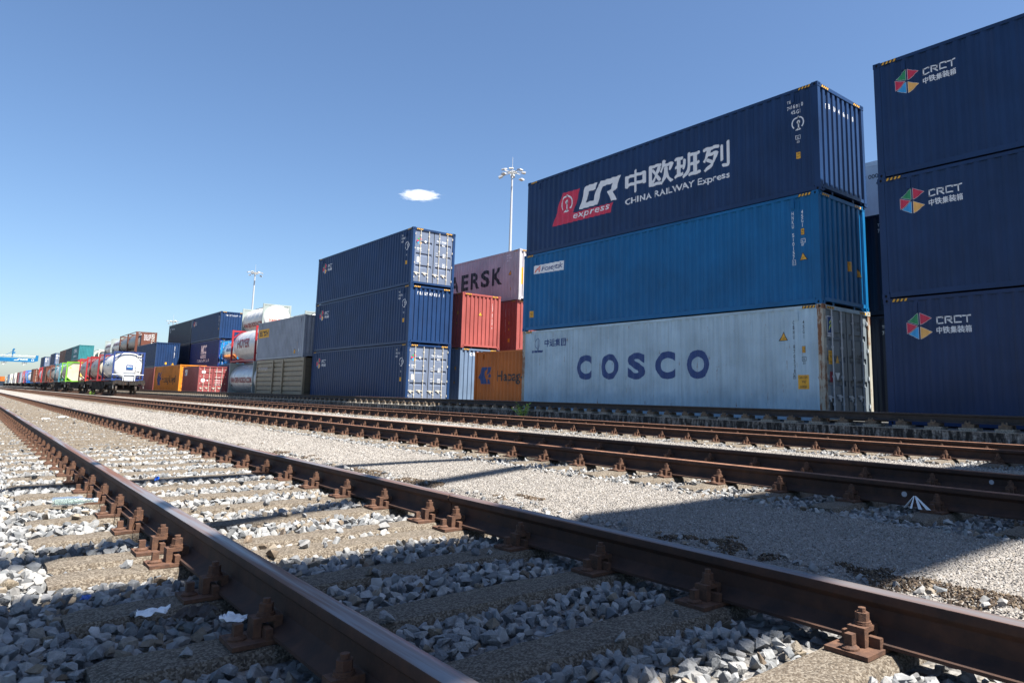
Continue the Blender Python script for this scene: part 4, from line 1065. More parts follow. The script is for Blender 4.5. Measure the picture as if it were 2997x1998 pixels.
T5 = tank('silver tank container with cream dome in a teal frame', -124.9, TF, DECK, MT['tank'], MT['f_teal'], r=1.16)
T6 = tank('brown tank container with brown ladder on the fourth wagon', -138.4, TF, DECK, MT['tank_dull'], MT['brown'], style='rails', r=1.16)
Box('brown box container at the rear of the fourth wagon', -145.9, TF, DECK, 6.058, SD, MT['brown'], det=0, hazard=False).done()
T7 = tank('silver tank container with white end box in a red frame', -154.1, TF, DECK, MT['tank'], MT['f_red'], r=1.15)
ob('end_box', MB().box(5.98, 6.05, 1.15, 2.05, .3, 2.2).mesh('end_box'), MT['white'], T7['root'])
B = Box('reddish brown box container with two white diamond stickers on the train', -173.0, TF, DECK, 6.058, SD, MT['brown'], end='door', det=0, hazard=False)
B.put('door', gjoin(gpoly([(1.0, 1.9), (1.3, 2.15), (1.6, 1.9), (1.3, 1.65)]), gpoly([(1.0, 1.3), (1.3, 1.55), (1.6, 1.3), (1.3, 1.05)])), 'w', name='sticker'); B.done()
for k, (x, kind, a, b, nm) in enumerate(((-190.0, 't', 'tank', 'bright_blue', 'silver tank container in a bright blue frame, far along the train'), (-200, 't', 'tank', 'f_red', 'silver tank container in a red frame, far along the train'), (-213.5, 'b', 'grey', 0, 'grey box container far along the train'), (-222, 'b', 'maroon', 0, 'maroon box container far along the train'), (-232.5, 't', 'tank', 'f_cream', 'silver tank container in a cream frame, far along the train'), (-240.5, 'b', 'lightgrey', 0, 'pale grey box container far along the train'), (-252, 't', 'tank_cream', 'f_cream', 'cream tank container far along the train'), (-262, 'b', 'white', 0, 'white box container far along the train'), (-272, 'b', 'steelblue', 0, 'steel blue box container far along the train'), (-290, 't', 'tank_cream', 'f_grey', 'pale tank container at the far end of the train'))):
    if kind == 't': tank(nm, x, TF, DECK, MT[a], MT[b], det=0, ladder=False)
    else: Box(nm, x, TF, DECK, 6.058, SD, MT[a], det=0, hazard=False).done()

# ------------------------------------------------------------------ floodlight masts
def mast(label, x, y, zt, r0, r1, seed):
    R = empty('floodlight_mast', (x, y, Z0), 0, label, 'lamp mast'); h = zt - Z0
    ob('pole', MB().tube((0, 0, 0), (0, 0, h), r0, 16, r1).mesh('pole', True), MT['mast'], R)
    ob('lightning_rod', MB().tube((0, 0, h), (0, 0, h + 1.7), .035, 6, .02).mesh('lightning_rod'), MT['galv'], R)
    ob('crown', MB().lathe([(h - .16, .5), (h - .16, .56), (h - .08, .56), (h - .08, .5), (h - .16, .5)], 16, 'z').beam((-1.1, 0, h - .12), (1.1, 0, h - .12), .07, .07).beam((0, -1.1, h - .125), (0, 1.1, h - .125), .07, .07).beam((-.8, -.8, h - .13), (.8, .8, h - .13), .06, .06).tube((0, 0, h - .5), (0, 0, h), r1 * 1.5, 12).mesh('crown'), MT['galv'], R)
    hm = cached('flood', lambda: MB().extr([(-.12, .0), (.34, -.02), (.40, .10), (.30, .20), (-.08, .16)], -.24, .24, 'y').mesh('floodlight'))
    gm = cached('floodg', lambda: MB().extr([(-.09, -.012), (.31, -.032), (.31, -.026), (-.09, -.004)], -.20, .20, 'y').mesh('lamp_glass'))
    rr = random.Random(seed)
    for k in range(8):
        a = k * PI / 4 + .2 + rr.uniform(-.15, .15); d = 1.0 + rr.uniform(-.1, .3)
        f = ob('floodlight', hm, MT['mast'], R, (d * math.cos(a), d * math.sin(a), h - .15 - (.55 if k % 3 == 2 else 0)), (0, rr.uniform(.05, .5), a))
        ob('lamp_glass', gm, MT['lampglass'], f)
    return R
mast('tall floodlight mast rising behind the stacks right of the cloud', -62.3, 45.0, 25.2, .28, .10, 3)
mast('more distant floodlight mast rising behind the white tank', -155.2, 45.0, 25.0, .30, .13, 5)
mast('smallest mast beside the green container, far behind', -205, 40.0, 17.5, .2, .10, 8)

# ------------------------------------------------------------------ far gantry crane
CX_ = -450
R = empty('gantry_crane', (CX_, 0, Z0), 0, 'blue gantry crane girder far away at the left edge', 'crane')
ob('girder', MB().extr([(-40, 12.4), (25.6, 12.4), (27.6, 13.1), (27.6, 14.4), (24.5, 14.4), (-40, 14.9)], -.7, .7, 'x').mesh('girder'), MT['crane'], R)
ob('end_box', MB().box(-.7, .7, 26.4, 27.6, 14.405, 15.9).mesh('end_box'), MT['crane'], R)
ob('mast', MB().tube((0, 17.0, 14.7), (0, 17.0, 18.0), .32, 8).tube((0, 17.0, 18.0), (0, 17.4, 19.0), .4, 8).tube((0, 13.0, 14.8), (0, 17, 17.6), .12, 6).box(-.3, .3, 17.2, 18.0, 16.6, 17.4).mesh('mast'), MT['crane'], R)
hb = MB()
for k in range(34): hb.tube((.6, -6 + k, 14.5), (.6, -6 + k, 15.6), .03, 5)
hb.tube((.6, -6, 15.55), (.6, 27.4, 15.55), .03, 5)
ob('handrail', hb.mesh('handrail'), MT['galv'], R)
for yy in (14.0, 22.2): ob('trolley_hook', MB().path([(0, yy - .9, 12.4), (0, yy - .9, 11.4), (0, yy - .4, 10.9), (0, yy + .6, 11.2), (0, yy + .9, 12.4)], .12, 6).box(-.3, .3, yy - .4, yy + .4, 11.5, 12.3).mesh('trolley_hook'), MT['galv'], R)
for yy in (4.0, -30.0): ob('leg', MB().beam((-4, yy, 0), (-.5, yy, 12.4), .7, .9).beam((4, yy, 0), (.5, yy, 12.4), .7, .9).mesh('leg'), MT['crane'], R)
g = gjoin(gpoly([(18.0, 13.4), (19.2, 13.4), (19.9, 14.1), (20.3, 14.1), (19.6, 13.2), (18.0, 13.1)]), gx(gtext('FUCHS', w=3.0, h=.75, bold=.03), 20.5, 13.25), gstroke([(25.1, 13.0), (26.0, 13.0), (26.0, 13.9), (25.1, 13.9)], .15, True))
g = gx(g, dx=.2)
me = bpy.data.meshes.new('lettering'); me.from_pydata([(.705, a - .4, b) for a, b in g[0]], [], g[1]); ob('lettering', me, MT['w'], R)

# near gantry crane overhead to the right, outside the picture: its girder and braces throw the shadow bands on the tracks
R = empty('gantry_crane', (5, 0, Z0), 0, 'near blue gantry crane whose girder shades the front tracks', 'crane')
zb = 12.0 - Z0
ob('girder', MB().box(-.77, .24, -26, 27, zb, zb + 2).mesh('girder'), MT['crane'], R)
ob('side_platform', MB().box(-7.4, -.771, 9.55, 11.35, zb, zb + .5).mesh('side_platform'), MT['crane'], R)
ob('brace', MB().tube((-5.45, -8, zb + .2), (-5.2, 9.6, zb + .2), .115, 10).mesh('brace'), MT['crane'], R)
ob('brace', MB().tube((-.7, -1.0, zb + .2), (-5.2, 9.6, zb + .2), .115, 10).mesh('brace'), MT['crane'], R)
for yy in (14.95, -18.0): ob('leg', MB().beam((9.5, yy, .45), (.0, yy, zb), .8, 1.0).beam((14.0, yy, .45), (.1, yy, zb + 1.0), .6, .8).box(8.6, 14.9, yy - .35, yy + .35, .32 if yy > 0 else 0, .9).mesh('leg'), MT['crane'], R)

# ------------------------------------------------------------------ ground, beam and crane rail
def sheet(name, x0, x1, y0, y1, z, mat, nx=1, ny=1, zf=None, kind='structure'):
    b = MB()
    for j in range(ny + 1):
        for i in range(nx + 1):
            x = x0 + (x1 - x0) * i / nx; y = y0 + (y1 - y0) * j / ny
            b.v.append((x, y, z + (zf(x, y) if zf else 0)))
    for j in range(ny):
        for i in range(nx):
            k = j * (nx + 1) + i; b.f.append((k, k + 1, k + nx + 2, k + nx + 1)); b.mi.append(0)
    return setp(ob(name, b.mesh(name), mat), kind=kind)
sheet('ground', -6000, 6000, -6000, 6000, -.98, MT['soil'])
sheet('yard_pavement', -800, 60, 15.34, 160, Z0 - .006, MT['asphalt'])
sheet('ballast_bed', -420, 30, -12, 2.98, -.845, MT['ballast'])
sheet('ballast_bed', -420, 30, 4.60, 7.62, -.815, MT['ballast'])
sheet('ballast_bed', -420, 30, 9.20, 14.62, -.80, MT['ballast'])
from mathutils import noise as mnoise
def wob(x, y, s=1.0): return mnoise.noise(Vector((x * s, y * s, .3)))
def pathz(ya, yb, top):
    def f(x, y):
        e = min(y - ya, yb - y) + .10 * wob(x, y, 1.7) + .05 * wob(x, y, 6)
        return (-.09 if e < .02 else -.09 * max(0, 1 - (e - .02) / .22)) + .010 * wob(x, y, .8)
    return f
P1 = sheet('gravel_path', -70, 10, 2.80, 4.84, -.758, MT['path'], 640, 26, pathz(2.80, 4.84, 0))
sheet('gravel_path', -420, -70, 2.90, 4.86, -.765, MT['path'])
P2 = sheet('gravel_path', -70, 10, 7.35, 9.40, -.742, MT['path'], 500, 22, pathz(7.35, 9.40, 0))
sheet('gravel_path', -420, -70, 7.50, 9.25, -.75, MT['path'])

R = empty('crane_track_beam', (0, 0, 0), 0, 'stained concrete crane track beam along the foot of the stacks', 'beam')
bm_ = MB(); bm_.cur = 0
nb = 400
bm_.box(-420, 30, 14.64, 15.335, -.95, -.5245)
ob('beam', bm_.mesh('beam'), MT['beam'], R)
fb = MB()
for i in range(0, 451):
    x = -420 + i
    fb.v += [(x, 14.6385 - .004 * abs(wob(x, 1.0, 2.3)), -.94), (x, 14.6385 - .004 * abs(wob(x, 2.0, 2.3)), -.5285 - .004 * abs(wob(x, 3.0, 1.9)))]
for i in range(450): fb.f.append((2 * i, 2 * i + 2, 2 * i + 3, 2 * i + 1)); fb.mi.append(0)
ob('beam_face', fb.mesh('beam_face'), MT['beamface'], R)

def rail_prof(h, head, foot, z):
    """half profile points (y,z) up from the foot, z = rail top"""
    hw = head / 2; fw = foot / 2; b = z - h
    return [(-fw, b), (fw, b), (fw, b + .011), (fw * .35, b + .030), (.010, b + .048), (.0085, z - .058), (hw * .55, z - .046), (hw - .002, z - .036), (hw, z - .014), (hw * .93, z - .006), (hw * .66, z - .0015), (0, z),
            (-hw * .66, z - .0015), (-hw * .93, z - .006), (-hw, z - .014), (-hw + .002, z - .036), (-hw * .55, z - .046), (-.0085, z - .058), (-.010, b + .048), (-fw * .35, b + .030), (-fw, b + .011)]
def rail_mesh(h, head, foot, x0, x1, seg):
    P = rail_prof(h, head, foot, 0); n = len(P); b = MB()
    xs = [x0 + (x1 - x0) * i / seg for i in range(seg + 1)]
    for x in xs: b.v += [(x, p[0], p[1]) for p in P]
    top = {9, 10, 11, 12}
    for i in range(seg):
        for k in range(n):
            b.f.append((i * n + k, i * n + (k + 1) % n, (i + 1) * n + (k + 1) % n, (i + 1) * n + k)); b.mi.append(1 if k in top else 0)
    b.f.append(tuple(range(n - 1, -1, -1))); b.mi.append(0); b.f.append(tuple(range(seg * n, seg * n + n))); b.mi.append(0)
    return b.mesh('rail', True)
RM = rail_mesh(.159, .070, .140, -420, 8, 24)
RA = rail_mesh(.159, .070, .140, -420, -3.865, 24); RB = rail_mesh(.159, .070, .140, -3.855, 8, 6)
CRM = rail_mesh(.172, .074, .150, -420, 30, 24)
ob('crane_rail', CRM, [MT['rail_dark'], MT['band']], R, (0, 14.95, -.214))
# chairs that carry the crane rail
pm1 = MB().box(-.16, .16, -.17, .17, 0, .055).mesh('pad')
pm2 = MB().box(-.105, .105, -.14, .14, .0555, .128).box(-.05, .05, -.155, -.10, .1285, .155).tube((-.035, -.12, .155), (-.035, -.12, .185), .018, 6).tube((.03, -.12, .155), (.03, -.12, .18), .016, 6).box(-.03, .03, .09, .15, .1285, .165).mesh('chair')
far1 = MB(); far2 = MB()
for k in range(300):
    x = -6.57 + 10 * .635 - k * .635
    if k < 110:
        p = ob('pad', pm1, MT['pad'], R, (x, 14.95, -.5235)); ob('chair', pm2, MT['chair'], p)
    else:
        far1.box(x - .16, x + .16, 14.78, 15.12, -.5235, -.4685); far2.box(x - .105, x + .105, 14.81, 15.09, -.468, -.395)
setp(ob('distant_pad', far1.mesh('distant_pad'), MT['pad'], R), kind='stuff'); setp(ob('distant_chair', far2.mesh('distant_chair'), MT['chair'], R), kind='stuff')

# ------------------------------------------------------------------ three tracks
def hexnut(b, x, y, z, r, h): b.tube((x, y, z), (x, y, z + h), r, 6)
def fast_parts():
    pl = MB().box(-.085, .085, -.208, .208, 0, .0155)
    for sy in (-1, 1):
        pl.box(-.075, .075, min(sy * .074, sy * .098), max(sy * .074, sy * .098), .0155, .052)
    cl = MB()      # clamp bridging rib and rail foot
    cl.box(-.034, .034, -.058, -.030, .030, .066); cl.box(-.034, .034, -.130, -.102, .0158, .066); cl.box(-.034, .034, -.130, -.030, .0662, .084)
    nt_ = MB().tube((0, -.080, .084), (0, -.080, .090), .033, 14).tube((0, -.080, .0902), (0, -.080, .097), .030, 14); hexnut(nt_, 0, -.080, .0972, .0255, .030); nt_.tube((0, -.080, .127), (0, -.080, .143), .014, 10)
    sc = MB().tube((.0, -.172, .0157), (.0, -.172, .023), .032, 14).tube((.0, -.172, .0232), (.0, -.172, .031), .029, 14, .022); sc.box(-.015, .015, -.187, -.157, .031, .070)
    return pl, cl, nt_, sc
pl, cl, nt_, sc = fast_parts()
FMp, FMc, FMn, FMs = pl.mesh('base_plate'), cl.mesh('rail_clip'), nt_.mesh('clip_bolt'), sc.mesh('screw_spike')
def mirror(b):
    q = MB(); q.v = [(-x, -y, z) for x, y, z in b.v]; q.f = list(b.f); q.mi = list(b.mi); return q
J = MB()
for b in (pl, cl, nt_, sc, mirror(cl), mirror(nt_), mirror(sc)): J.add(b.v, b.f)
FJ = J.mesh('fastening')
# simple version for the far merged ones
FL = MB().box(-.08, .08, -.185, .185, 0, .016).box(-.03, .03, -.12, -.04, .0161, .086).tube((0, -.08, .0861), (0, -.08, .135), .026, 6).box(-.02, .02, -.175, -.135, .0161, .066)
def sleeper_mesh(seed):
    rr = np.random.default_rng(seed); b = MB()
    nx, ny = 6, 44; Lh = 1.30; wh = .112
    for j in range(ny + 1):
        y = -Lh + 2 * Lh * j / ny
        for i, (x, z) in enumerate(((-wh - .03, -.17), (-wh, -.025), (-wh + .022, -.002), (-.05, .0), (.05, .0), (wh - .022, -.002), (wh, -.025), (wh + .03, -.17))):
            e = .010 if abs(y) > Lh - .03 else 0
            b.v.append((x + rr.normal(0, .0025), y, z + rr.normal(0, .0016) - e))
    m_ = 8
    for j in range(ny):
        for i in range(m_ - 1): b.f.append((j * m_ + i, j * m_ + i + 1, (j + 1) * m_ + i + 1, (j + 1) * m_ + i)); b.mi.append(0)
    b.f.append(tuple(range(m_ - 1, -1, -1))); b.f.append(tuple(range(ny * m_, ny * m_ + m_))); b.mi += [0, 0]
    return b.mesh('sleeper', True)
SMs = [sleeper_mesh(k) for k in range(4)]
xs1 = [-1.19 + .632 * k for k in range(6, 0, -1)] + [-1.19, -1.821, -2.44, -3.06, -3.70, -4.015]
xs1 += [-4.015 - .632 * k for k in range(1, 240)]
xs2 = [-2.144 + .632 * k for k in range(5, 0, -1)] + [-2.144 - .632 * k for k in range(0, 240)]
xs3 = [-4.563 + .632 * k for k in range(8, 0, -1)] + [-4.563 - .632 * k for k in range(0, 230)]
NAMES = ('near rusty railway track with one polished rail, crossing the foreground', 'second rusty railway track beyond the gravel path', 'third rusty railway track beside the crane beam, carrying the train')
for t in range(3):
    yc = (YR[t][0] + YR[t][1]) / 2; zt = RT[t]; R = empty('railway_track', (0, yc, zt), 0, NAMES[t], 'track')
    hy = (YR[t][1] - YR[t][0]) / 2
    for sy in (-1, 1):
        mats = [MT['rust'], MT['band']] if t == 0 else [MT['rust'], MT['rusttop_sunlit']]
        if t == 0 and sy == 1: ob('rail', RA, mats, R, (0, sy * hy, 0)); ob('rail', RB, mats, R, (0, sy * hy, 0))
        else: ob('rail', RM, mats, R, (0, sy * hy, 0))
    zs = -.159 - .0165
    fj = MB(); fs_ = MB()
    for k, x in enumerate((xs1, xs2, xs3)[t]):
        if k < 150:
            ob('sleeper', SMs[k % 4], MT['sleeper'], R, (x, random.uniform(-.015, .015), zs), (0, 0, random.uniform(-.006, .006)))
        else: fs_.box(x - .12, x + .12, -1.28, 1.28, zs - .1, zs)
        for sy in (-1, 1):
            if k < 150:
                near = (t == 0 and -9 < x < .6) or (t == 1 and -6 < x < -.8)
                if near:
                    p = ob('fastening', FMp, MT['rust2'], R, (x, sy * hy, zs + .001)); p.scale = (.86, .92, .88)
                    for q in (0, PI):
                        ob('rail_clip', FMc, MT['rust2'], p, None, (0, 0, q)); ob('clip_bolt', FMn, MT['rust2'], p, None, (0, 0, q + random.uniform(-.0, .0))); ob('screw_spike', FMs, MT['rust2'], p, None, (0, 0, q))
                else: p = ob('fastening', FJ, MT['rust2'], R, (x, sy * hy, zs + .001)); p.scale = (.86, .92, .88)
            else: fj.add([(a + x, b + sy * hy, c + zs + .001) for a, b, c in FL.v], FL.f)
    setp(ob('distant_fastening', fj.mesh('distant_fastening'), MT['rust2'], R), kind='stuff')
    setp(ob('distant_sleeper', fs_.mesh('distant_sleeper'), MT['sleeper'], R), kind='stuff')
    if t == 0:
        ob('wire', MB().path([(-4.0 - .5 * k, -hy - .085 - .004 * (k % 2), zs + .075 + .006 * ((k * 7) % 3)) for k in range(8)], .0018, 6).mesh('wire'), MT['rust2'], R)
        for xx in (-4.22, -3.45, -3.68): ob('bolt_hole_shade', MB().tube((xx, hy - .0092, -.085), (xx, hy - .0086, -.085), .014, 14).mesh('bolt_hole_shade'), MT['dark'], R)  # flat black discs paint the shade of bolt holes, no opening cut
    if t == 1:
        for u, sy in ((-2.40, -1), (-2.31, 1)): ob('round_sticker', MB().tube((u, sy * hy - .0115, -.085), (u, sy * hy - .0088, -.085), .020, 16).mesh('round_sticker'), MT['lightgrey'], R)
# ------------------------------------------------------------------ ballast stones
FPX = 24.464 / 36 * 1024
def project(P):
    r = P @ np.array(CR_); u = P @ np.array(CU_); f = P @ np.array(CF_)
    f_ = np.where(f > .05, f, .05)
    return 512 * (1 - 2 * cam.shift_x) + FPX * r / f_, 341 + cam.shift_y * 1024 - FPX * u / f_, f
def inview(P, mx=90, my=60):
    u, v, f = project(P)
    return (f > .3) & (u > -mx) & (u < 1024 + mx) & (v < 682 + my) & (v > 0)
def stone_tpl(seed, npt, flat):
    rr = np.random.default_rng(seed); p = rr.normal(size=(npt, 3)); p /= np.linalg.norm(p, axis=1)[:, None]
    p = np.sign(p) * np.abs(p) ** .75
    p *= rr.uniform(.78, 1.12, size=(npt, 1)) * np.array([1.0, rr.uniform(.62, .9), flat * rr.uniform(.85, 1.15)])
    b = bmesh.new()
    for q in p: b.verts.new(q)
    g = bmesh.ops.convex_hull(b, input=b.verts[:])
    bmesh.ops.delete(b, geom=[v for v in b.verts if not v.link_faces], context='VERTS')
    bmesh.ops.triangulate(b, faces=b.faces[:])
    b.verts.index_update()
    V = np.array([v.co[:] for v in b.verts]); F = np.array([[v.index for v in f.verts] for f in b.faces]); b.free()
    return V, F
TP = [stone_tpl(100 + k, 13, .62) for k in range(22)]
TPs = [stone_tpl(300 + k, 7, .62) for k in range(10)]
PAL = np.array([(.17, .18, .19), (.27, .275, .28), (.35, .355, .355), (.42, .415, .40), (.36, .35, .335), (.46, .45, .435), (.30, .25, .19), (.22, .165, .115)]) * .60
PW = np.array([.14, .2, .22, .14, .12, .08, .06, .04])
def rotm(n):
    ax = rng.normal(size=(n, 3)) * np.array([.55, .55, 1.0]); ang = np.linalg.norm(ax, axis=1) * 1.6 + 1e-6; ax /= np.linalg.norm(ax, axis=1)[:, None]
    c, s_ = np.cos(ang), np.sin(ang); C = 1 - c; x, y, z = ax.T
    return np.stack([np.stack([c + x * x * C, x * y * C - z * s_, x * z * C + y * s_], -1), np.stack([y * x * C + z * s_, c + y * y * C, y * z * C - x * s_], -1), np.stack([z * x * C - y * s_, z * y * C + x * s_, c + z * z * C], -1)], 1)
def scatter(name, pos, size, parent, tpl=TP, pal=PAL, pw=PW, mat='stone'):
    n = len(pos); tid = rng.integers(0, len(tpl), n); Rm = rotm(n); col = pal[rng.choice(len(pal), n, p=pw / pw.sum())] * rng.uniform(.85, 1.15, (n, 1))
    Vs = []; Fs = []; Cs = []; off = 0
    for k, (V, F) in enumerate(tpl):
        ix = np.nonzero(tid == k)[0]
        if not len(ix): continue
        P = np.einsum('nij,vj->nvi', Rm[ix], V) * size[ix][:, None, None] + pos[ix][:, None, :]
        nv = len(V)
        Fa = F[None] + (np.arange(len(ix)) * nv)[:, None, None] + off
        Vs.append(P.reshape(-1, 3)); Fs.append(Fa.reshape(-1, 3)); Cs.append(np.repeat(col[ix], nv, axis=0)); off += nv * len(ix)
    V = np.concatenate(Vs); F = np.concatenate(Fs); C = np.concatenate(Cs)
    me = bpy.data.meshes.new(name); me.vertices.add(len(V)); me.vertices.foreach_set('co', V.ravel())
    me.loops.add(F.size); me.loops.foreach_set('vertex_index', F.ravel().astype(np.int32))
    me.polygons.add(len(F)); me.polygons.foreach_set('loop_start', np.arange(0, F.size, 3, dtype=np.int32)); me.polygons.foreach_set('loop_total', np.full(len(F), 3, dtype=np.int32))
    a = me.color_attributes.new('Col', 'FLOAT_COLOR', 'POINT'); a.data.foreach_set('color', np.c_[C, np.ones(len(C))].ravel().astype(np.float32))
    me.shade_flat(); me.update(); me.validate()
    return setp(ob(name, me, MT[mat], parent), kind='stuff')
def jgrid(x0, x1, y0, y1, c, jit=.5):
    X, Y = np.meshgrid(np.arange(x0, x1, c), np.arange(y0, y1, c)); X = X.ravel(); Y = Y.ravel()
    return X + rng.uniform(-jit, jit, len(X)) * c, Y + rng.uniform(-jit, jit, len(Y)) * c
def dist_to(xs, x):
    a = np.sort(np.array(xs)); i = np.clip(np.searchsorted(a, x), 1, len(a) - 1)
    return np.minimum(np.abs(x - a[i - 1]), np.abs(x - a[i]))
def fnoise(x, y, s):
    return np.array([mnoise.noise(Vector((a * s, b * s, 1.7))) for a, b in zip(x, y)])
BED = [o for o in bpy.data.objects if o.name.startswith('ballast_bed')]
def ballast(t, x0, x1, y0, y1, c, smin, smax, bed, layers, keep=1.0):
    xs = (xs1, xs2, xs3)[t]; zt = RT[t] - .159 - .0165; yc = sum(YR[t]) / 2
    PP = []; SS = []
    for (dz, cc, sl_keep, prob) in layers:
        X, Y = jgrid(x0, x1, y0, y1, c * cc)
        q = rng.uniform(size=len(X)) < prob * keep; X = X[q]; Y = Y[q]
        ds = dist_to(xs, X); on = (ds < .100) & (np.abs(Y - yc) < 1.29)
        ds2 = np.minimum(np.abs(Y - YR[t][0]), np.abs(Y - YR[t][1]))
        edge = (ds < .155) & (np.abs(Y - yc) < 1.31)
        k = (~on | (rng.uniform(size=len(X)) < sl_keep)) & ~((ds2 < .10) & (rng.uniform(size=len(X)) < .2)) & ~((ds2 < .24) & (ds < .15))
        X, Y, on, edge, ds2 = X[k], Y[k], on[k], edge[k], ds2[k]
        s_ = rng.uniform(smin, smax, len(X)) ** 1.0
        hmp = .018 * fnoise(X, Y, 2.3)
        z = zt - .022 + dz + hmp - np.where(edge & ~on, .018, 0) - np.where(ds2 < .13, .024, 0)
        z = np.where(on, zt + s_ * .45, z)
        P = np.c_[X, Y, z]; v_ = inview(P); PP.append(P[v_]); SS.append(s_[v_])
    return np.concatenate(PP), np.concatenate(SS)
LAY = [(-.022, 1.0, .0, 1.0), (.004, 1.08, .06, .9)]
P, Z = ballast(0, -11, .8, -2.0, 3.02, .046, .019, .036, None, LAY)
# the 300 stones that show largest are objects of their own
u, v, f = project(P); pxs = FPX * Z / f
vis = (u > 5) & (u < 1019) & (v > 5) & (v < 676)
cand = np.nonzero(vis)[0]; top = cand[np.argsort(-(pxs[cand] + 40 * (P[cand][:, 2] + .80)))][:300]
tm_ = []
for k, (V, F) in enumerate(TP):
    me = bpy.data.meshes.new('stone'); me.from_pydata([tuple(a) for a in V], [], [tuple(int(i) for i in a) for a in F]); me.update(); tm_.append(me)
for i in top:
    o = ob('stone', tm_[int(rng.integers(0, len(TP)))], MT['stone1'], BED[0], tuple(P[i]), tuple(rng.uniform(-.5, .5, 2)) + (rng.uniform(0, 6.28),))
    o.scale = (Z[i],) * 3
msk = np.ones(len(P), bool); msk[top] = False
scatter('loose_ballast', P[msk], Z[msk], BED[0])
P, Z = ballast(0, -30, -11, -4.0, 3.02, .062, .022, .038, None, [(-.008, 1.0, .03, .9)])
scatter('distant_ballast', P, Z, BED[0], TPs)
P, Z = ballast(0, -75, -30, -6, 3.02, .11, .026, .045, None, [(-.006, 1.0, .03, .8)])
scatter('distant_ballast', P, Z, BED[0], TPs)
P, Z = ballast(1, -26, .5, 4.52, 7.60, .056, .020, .037, None, [(-.018, 1.0, .0, 1.0), (.004, 1.3, .10, .6)])
scatter('loose_ballast', P, Z, BED[1], TPs)
P, Z = ballast(1, -70, -26, 4.62, 7.60, .10, .024, .042, None, [(-.006, 1.0, .03, .8)])
scatter('distant_ballast', P, Z, BED[1], TPs)
P, Z = ballast(2, -40, -1.5, 9.10, 12.4, .066, .022, .037, None, [(-.018, 1.0, .0, 1.0), (.004, 1.3, .10, .6)])
scatter('loose_ballast', P, Z, BED[2], TPs)
P, Z = ballast(2, -75, -40, 9.10, 10.4, .10, .024, .042, None, [(-.006, 1.0, .03, .8)])
scatter('distant_ballast', P, Z, BED[2], TPs)
# stray stones and pebbles on the gravel paths
PPAL = np.array([(.30, .275, .25), (.42, .39, .36), (.50, .47, .43), (.36, .32, .27), (.22, .20, .18), (.56, .54, .51)]) * .57; PPW = np.array([.2, .3, .2, .15, .08, .07])
f1 = pathz(2.80, 4.84, 0); f2 = pathz(7.35, 9.40, 0)
def pebbles(x0, x1, y0, y1, c, smin, smax, zf, base, par, keep=1.0):
    X, Y = jgrid(x0, x1, y0, y1, c); q = rng.uniform(size=len(X)) < keep; X, Y = X[q], Y[q]
    P = np.c_[X, Y, np.full(len(X), base)]; k = inview(P, 40, 30); P = P[k]
    P[:, 2] += np.array([zf(a, b) for a, b, _ in P]) + .001
    return scatter('pebble', P, rng.uniform(smin, smax, len(P)), par, TPs, PPAL, PPW)
pebbles(-7.5, .3, 2.86, 4.78, .0150, .0045, .0095, f1, -.758, P1)
pebbles(-16, -7.5, 2.86, 4.78, .032, .007, .013, f1, -.758, P1)
pebbles(-48, -16, 2.86, 4.78, .055, .011, .020, f1, -.758, P1, .85)
pebbles(-14, -.8, 7.42, 9.35, .036, .007, .013, f2, -.742, P2)
X, Y = jgrid(-9, 0, 2.80, 3.12, .07); s_ = rng.uniform(.016, .034, len(X)); k = rng.uniform(size=len(X)) < .5; P = np.c_[X, Y, np.array([f1(a, b) for a, b in zip(X, Y)]) - .758 + .004]
scatter('stray_stone', P[k], s_[k], P1)
X, Y = jgrid(-14, 0, 4.48, 4.84, .065); s_ = rng.uniform(.018, .034, len(X)); k = rng.uniform(size=len(X)) < .75; P = np.c_[X, Y, np.array([f1(a, b) for a, b in zip(X, Y)]) - .758 + .006]
scatter('stray_stone', P[k], s_[k], P1, TPs)
X, Y = jgrid(-9, -.2, 3.0, 4.7, .42); s_ = rng.uniform(.010, .022, len(X)); k = rng.uniform(size=len(X)) < .25; P = np.c_[X, Y, np.array([f1(a, b) for a, b in zip(X, Y)]) - .758 + .004]
scatter('stray_stone', P[k], s_[k], P1, TPs)
# dead moss crumbs along the path edge
X, Y = jgrid(-11, -.8, 2.92, 3.32, .014); k = (fnoise(X, Y * 1.6, 2.1) + .45 * fnoise(X, Y, 7) - np.abs(Y - 3.10) * 1.8 > .12); X, Y = X[k], Y[k]
P = np.c_[X, Y, np.array([f1(a, b) for a, b in zip(X, Y)]) - .758 + .004]
scatter('dead_moss', P, rng.uniform(.006, .015, len(P)), P1, TPs, np.array([(.035, .022, .013), (.07, .045, .026), (.11, .08, .05)]), np.ones(3))

# ------------------------------------------------------------------ litter and weeds
M = Mat('bottle glass'); M.color((.80, .90, .86)); M.rough(.05); M.b.inputs['Transmission Weight'].default_value = .92; M.b.inputs['IOR'].default_value = 1.45; MT['glass'] = M.m
R = empty('glass_bottle', (-5.74, .62, -.755), math.radians(78), 'clear glass bottle lying on the ballast beside the near rail', 'bottle')
ob('bottle_body', MB().lathe([(-.10, .005), (-.10, .030), (.02, .031), (.055, .026), (.085, .016), (.135, .013), (.135, .009), (.08, .012), (.05, .022), (.02, .027), (-.09, .026), (-.095, .004)], 20, 'x').mesh('bottle_body', True), MT['glass'], R)
ob('bottle_cap', MB().tube((.128, 0, 0), (.150, 0, 0), .0145, 14).mesh('bottle_cap'), plain('cap white', (.6, .7, .75)), R)
o = ob('bottle_cap', MB().lathe([(0, .001), (0, .018), (.003, .020), (.016, .021)], 18, 'z').mesh('bottle_cap', True), plain('cap blue', (.01, .12, .60)), None, (-6.92, 1.35, -.775), (.9, .3, 0)); setp(o, 'small blue plastic cap on a sleeper between the near rails', 'cap')
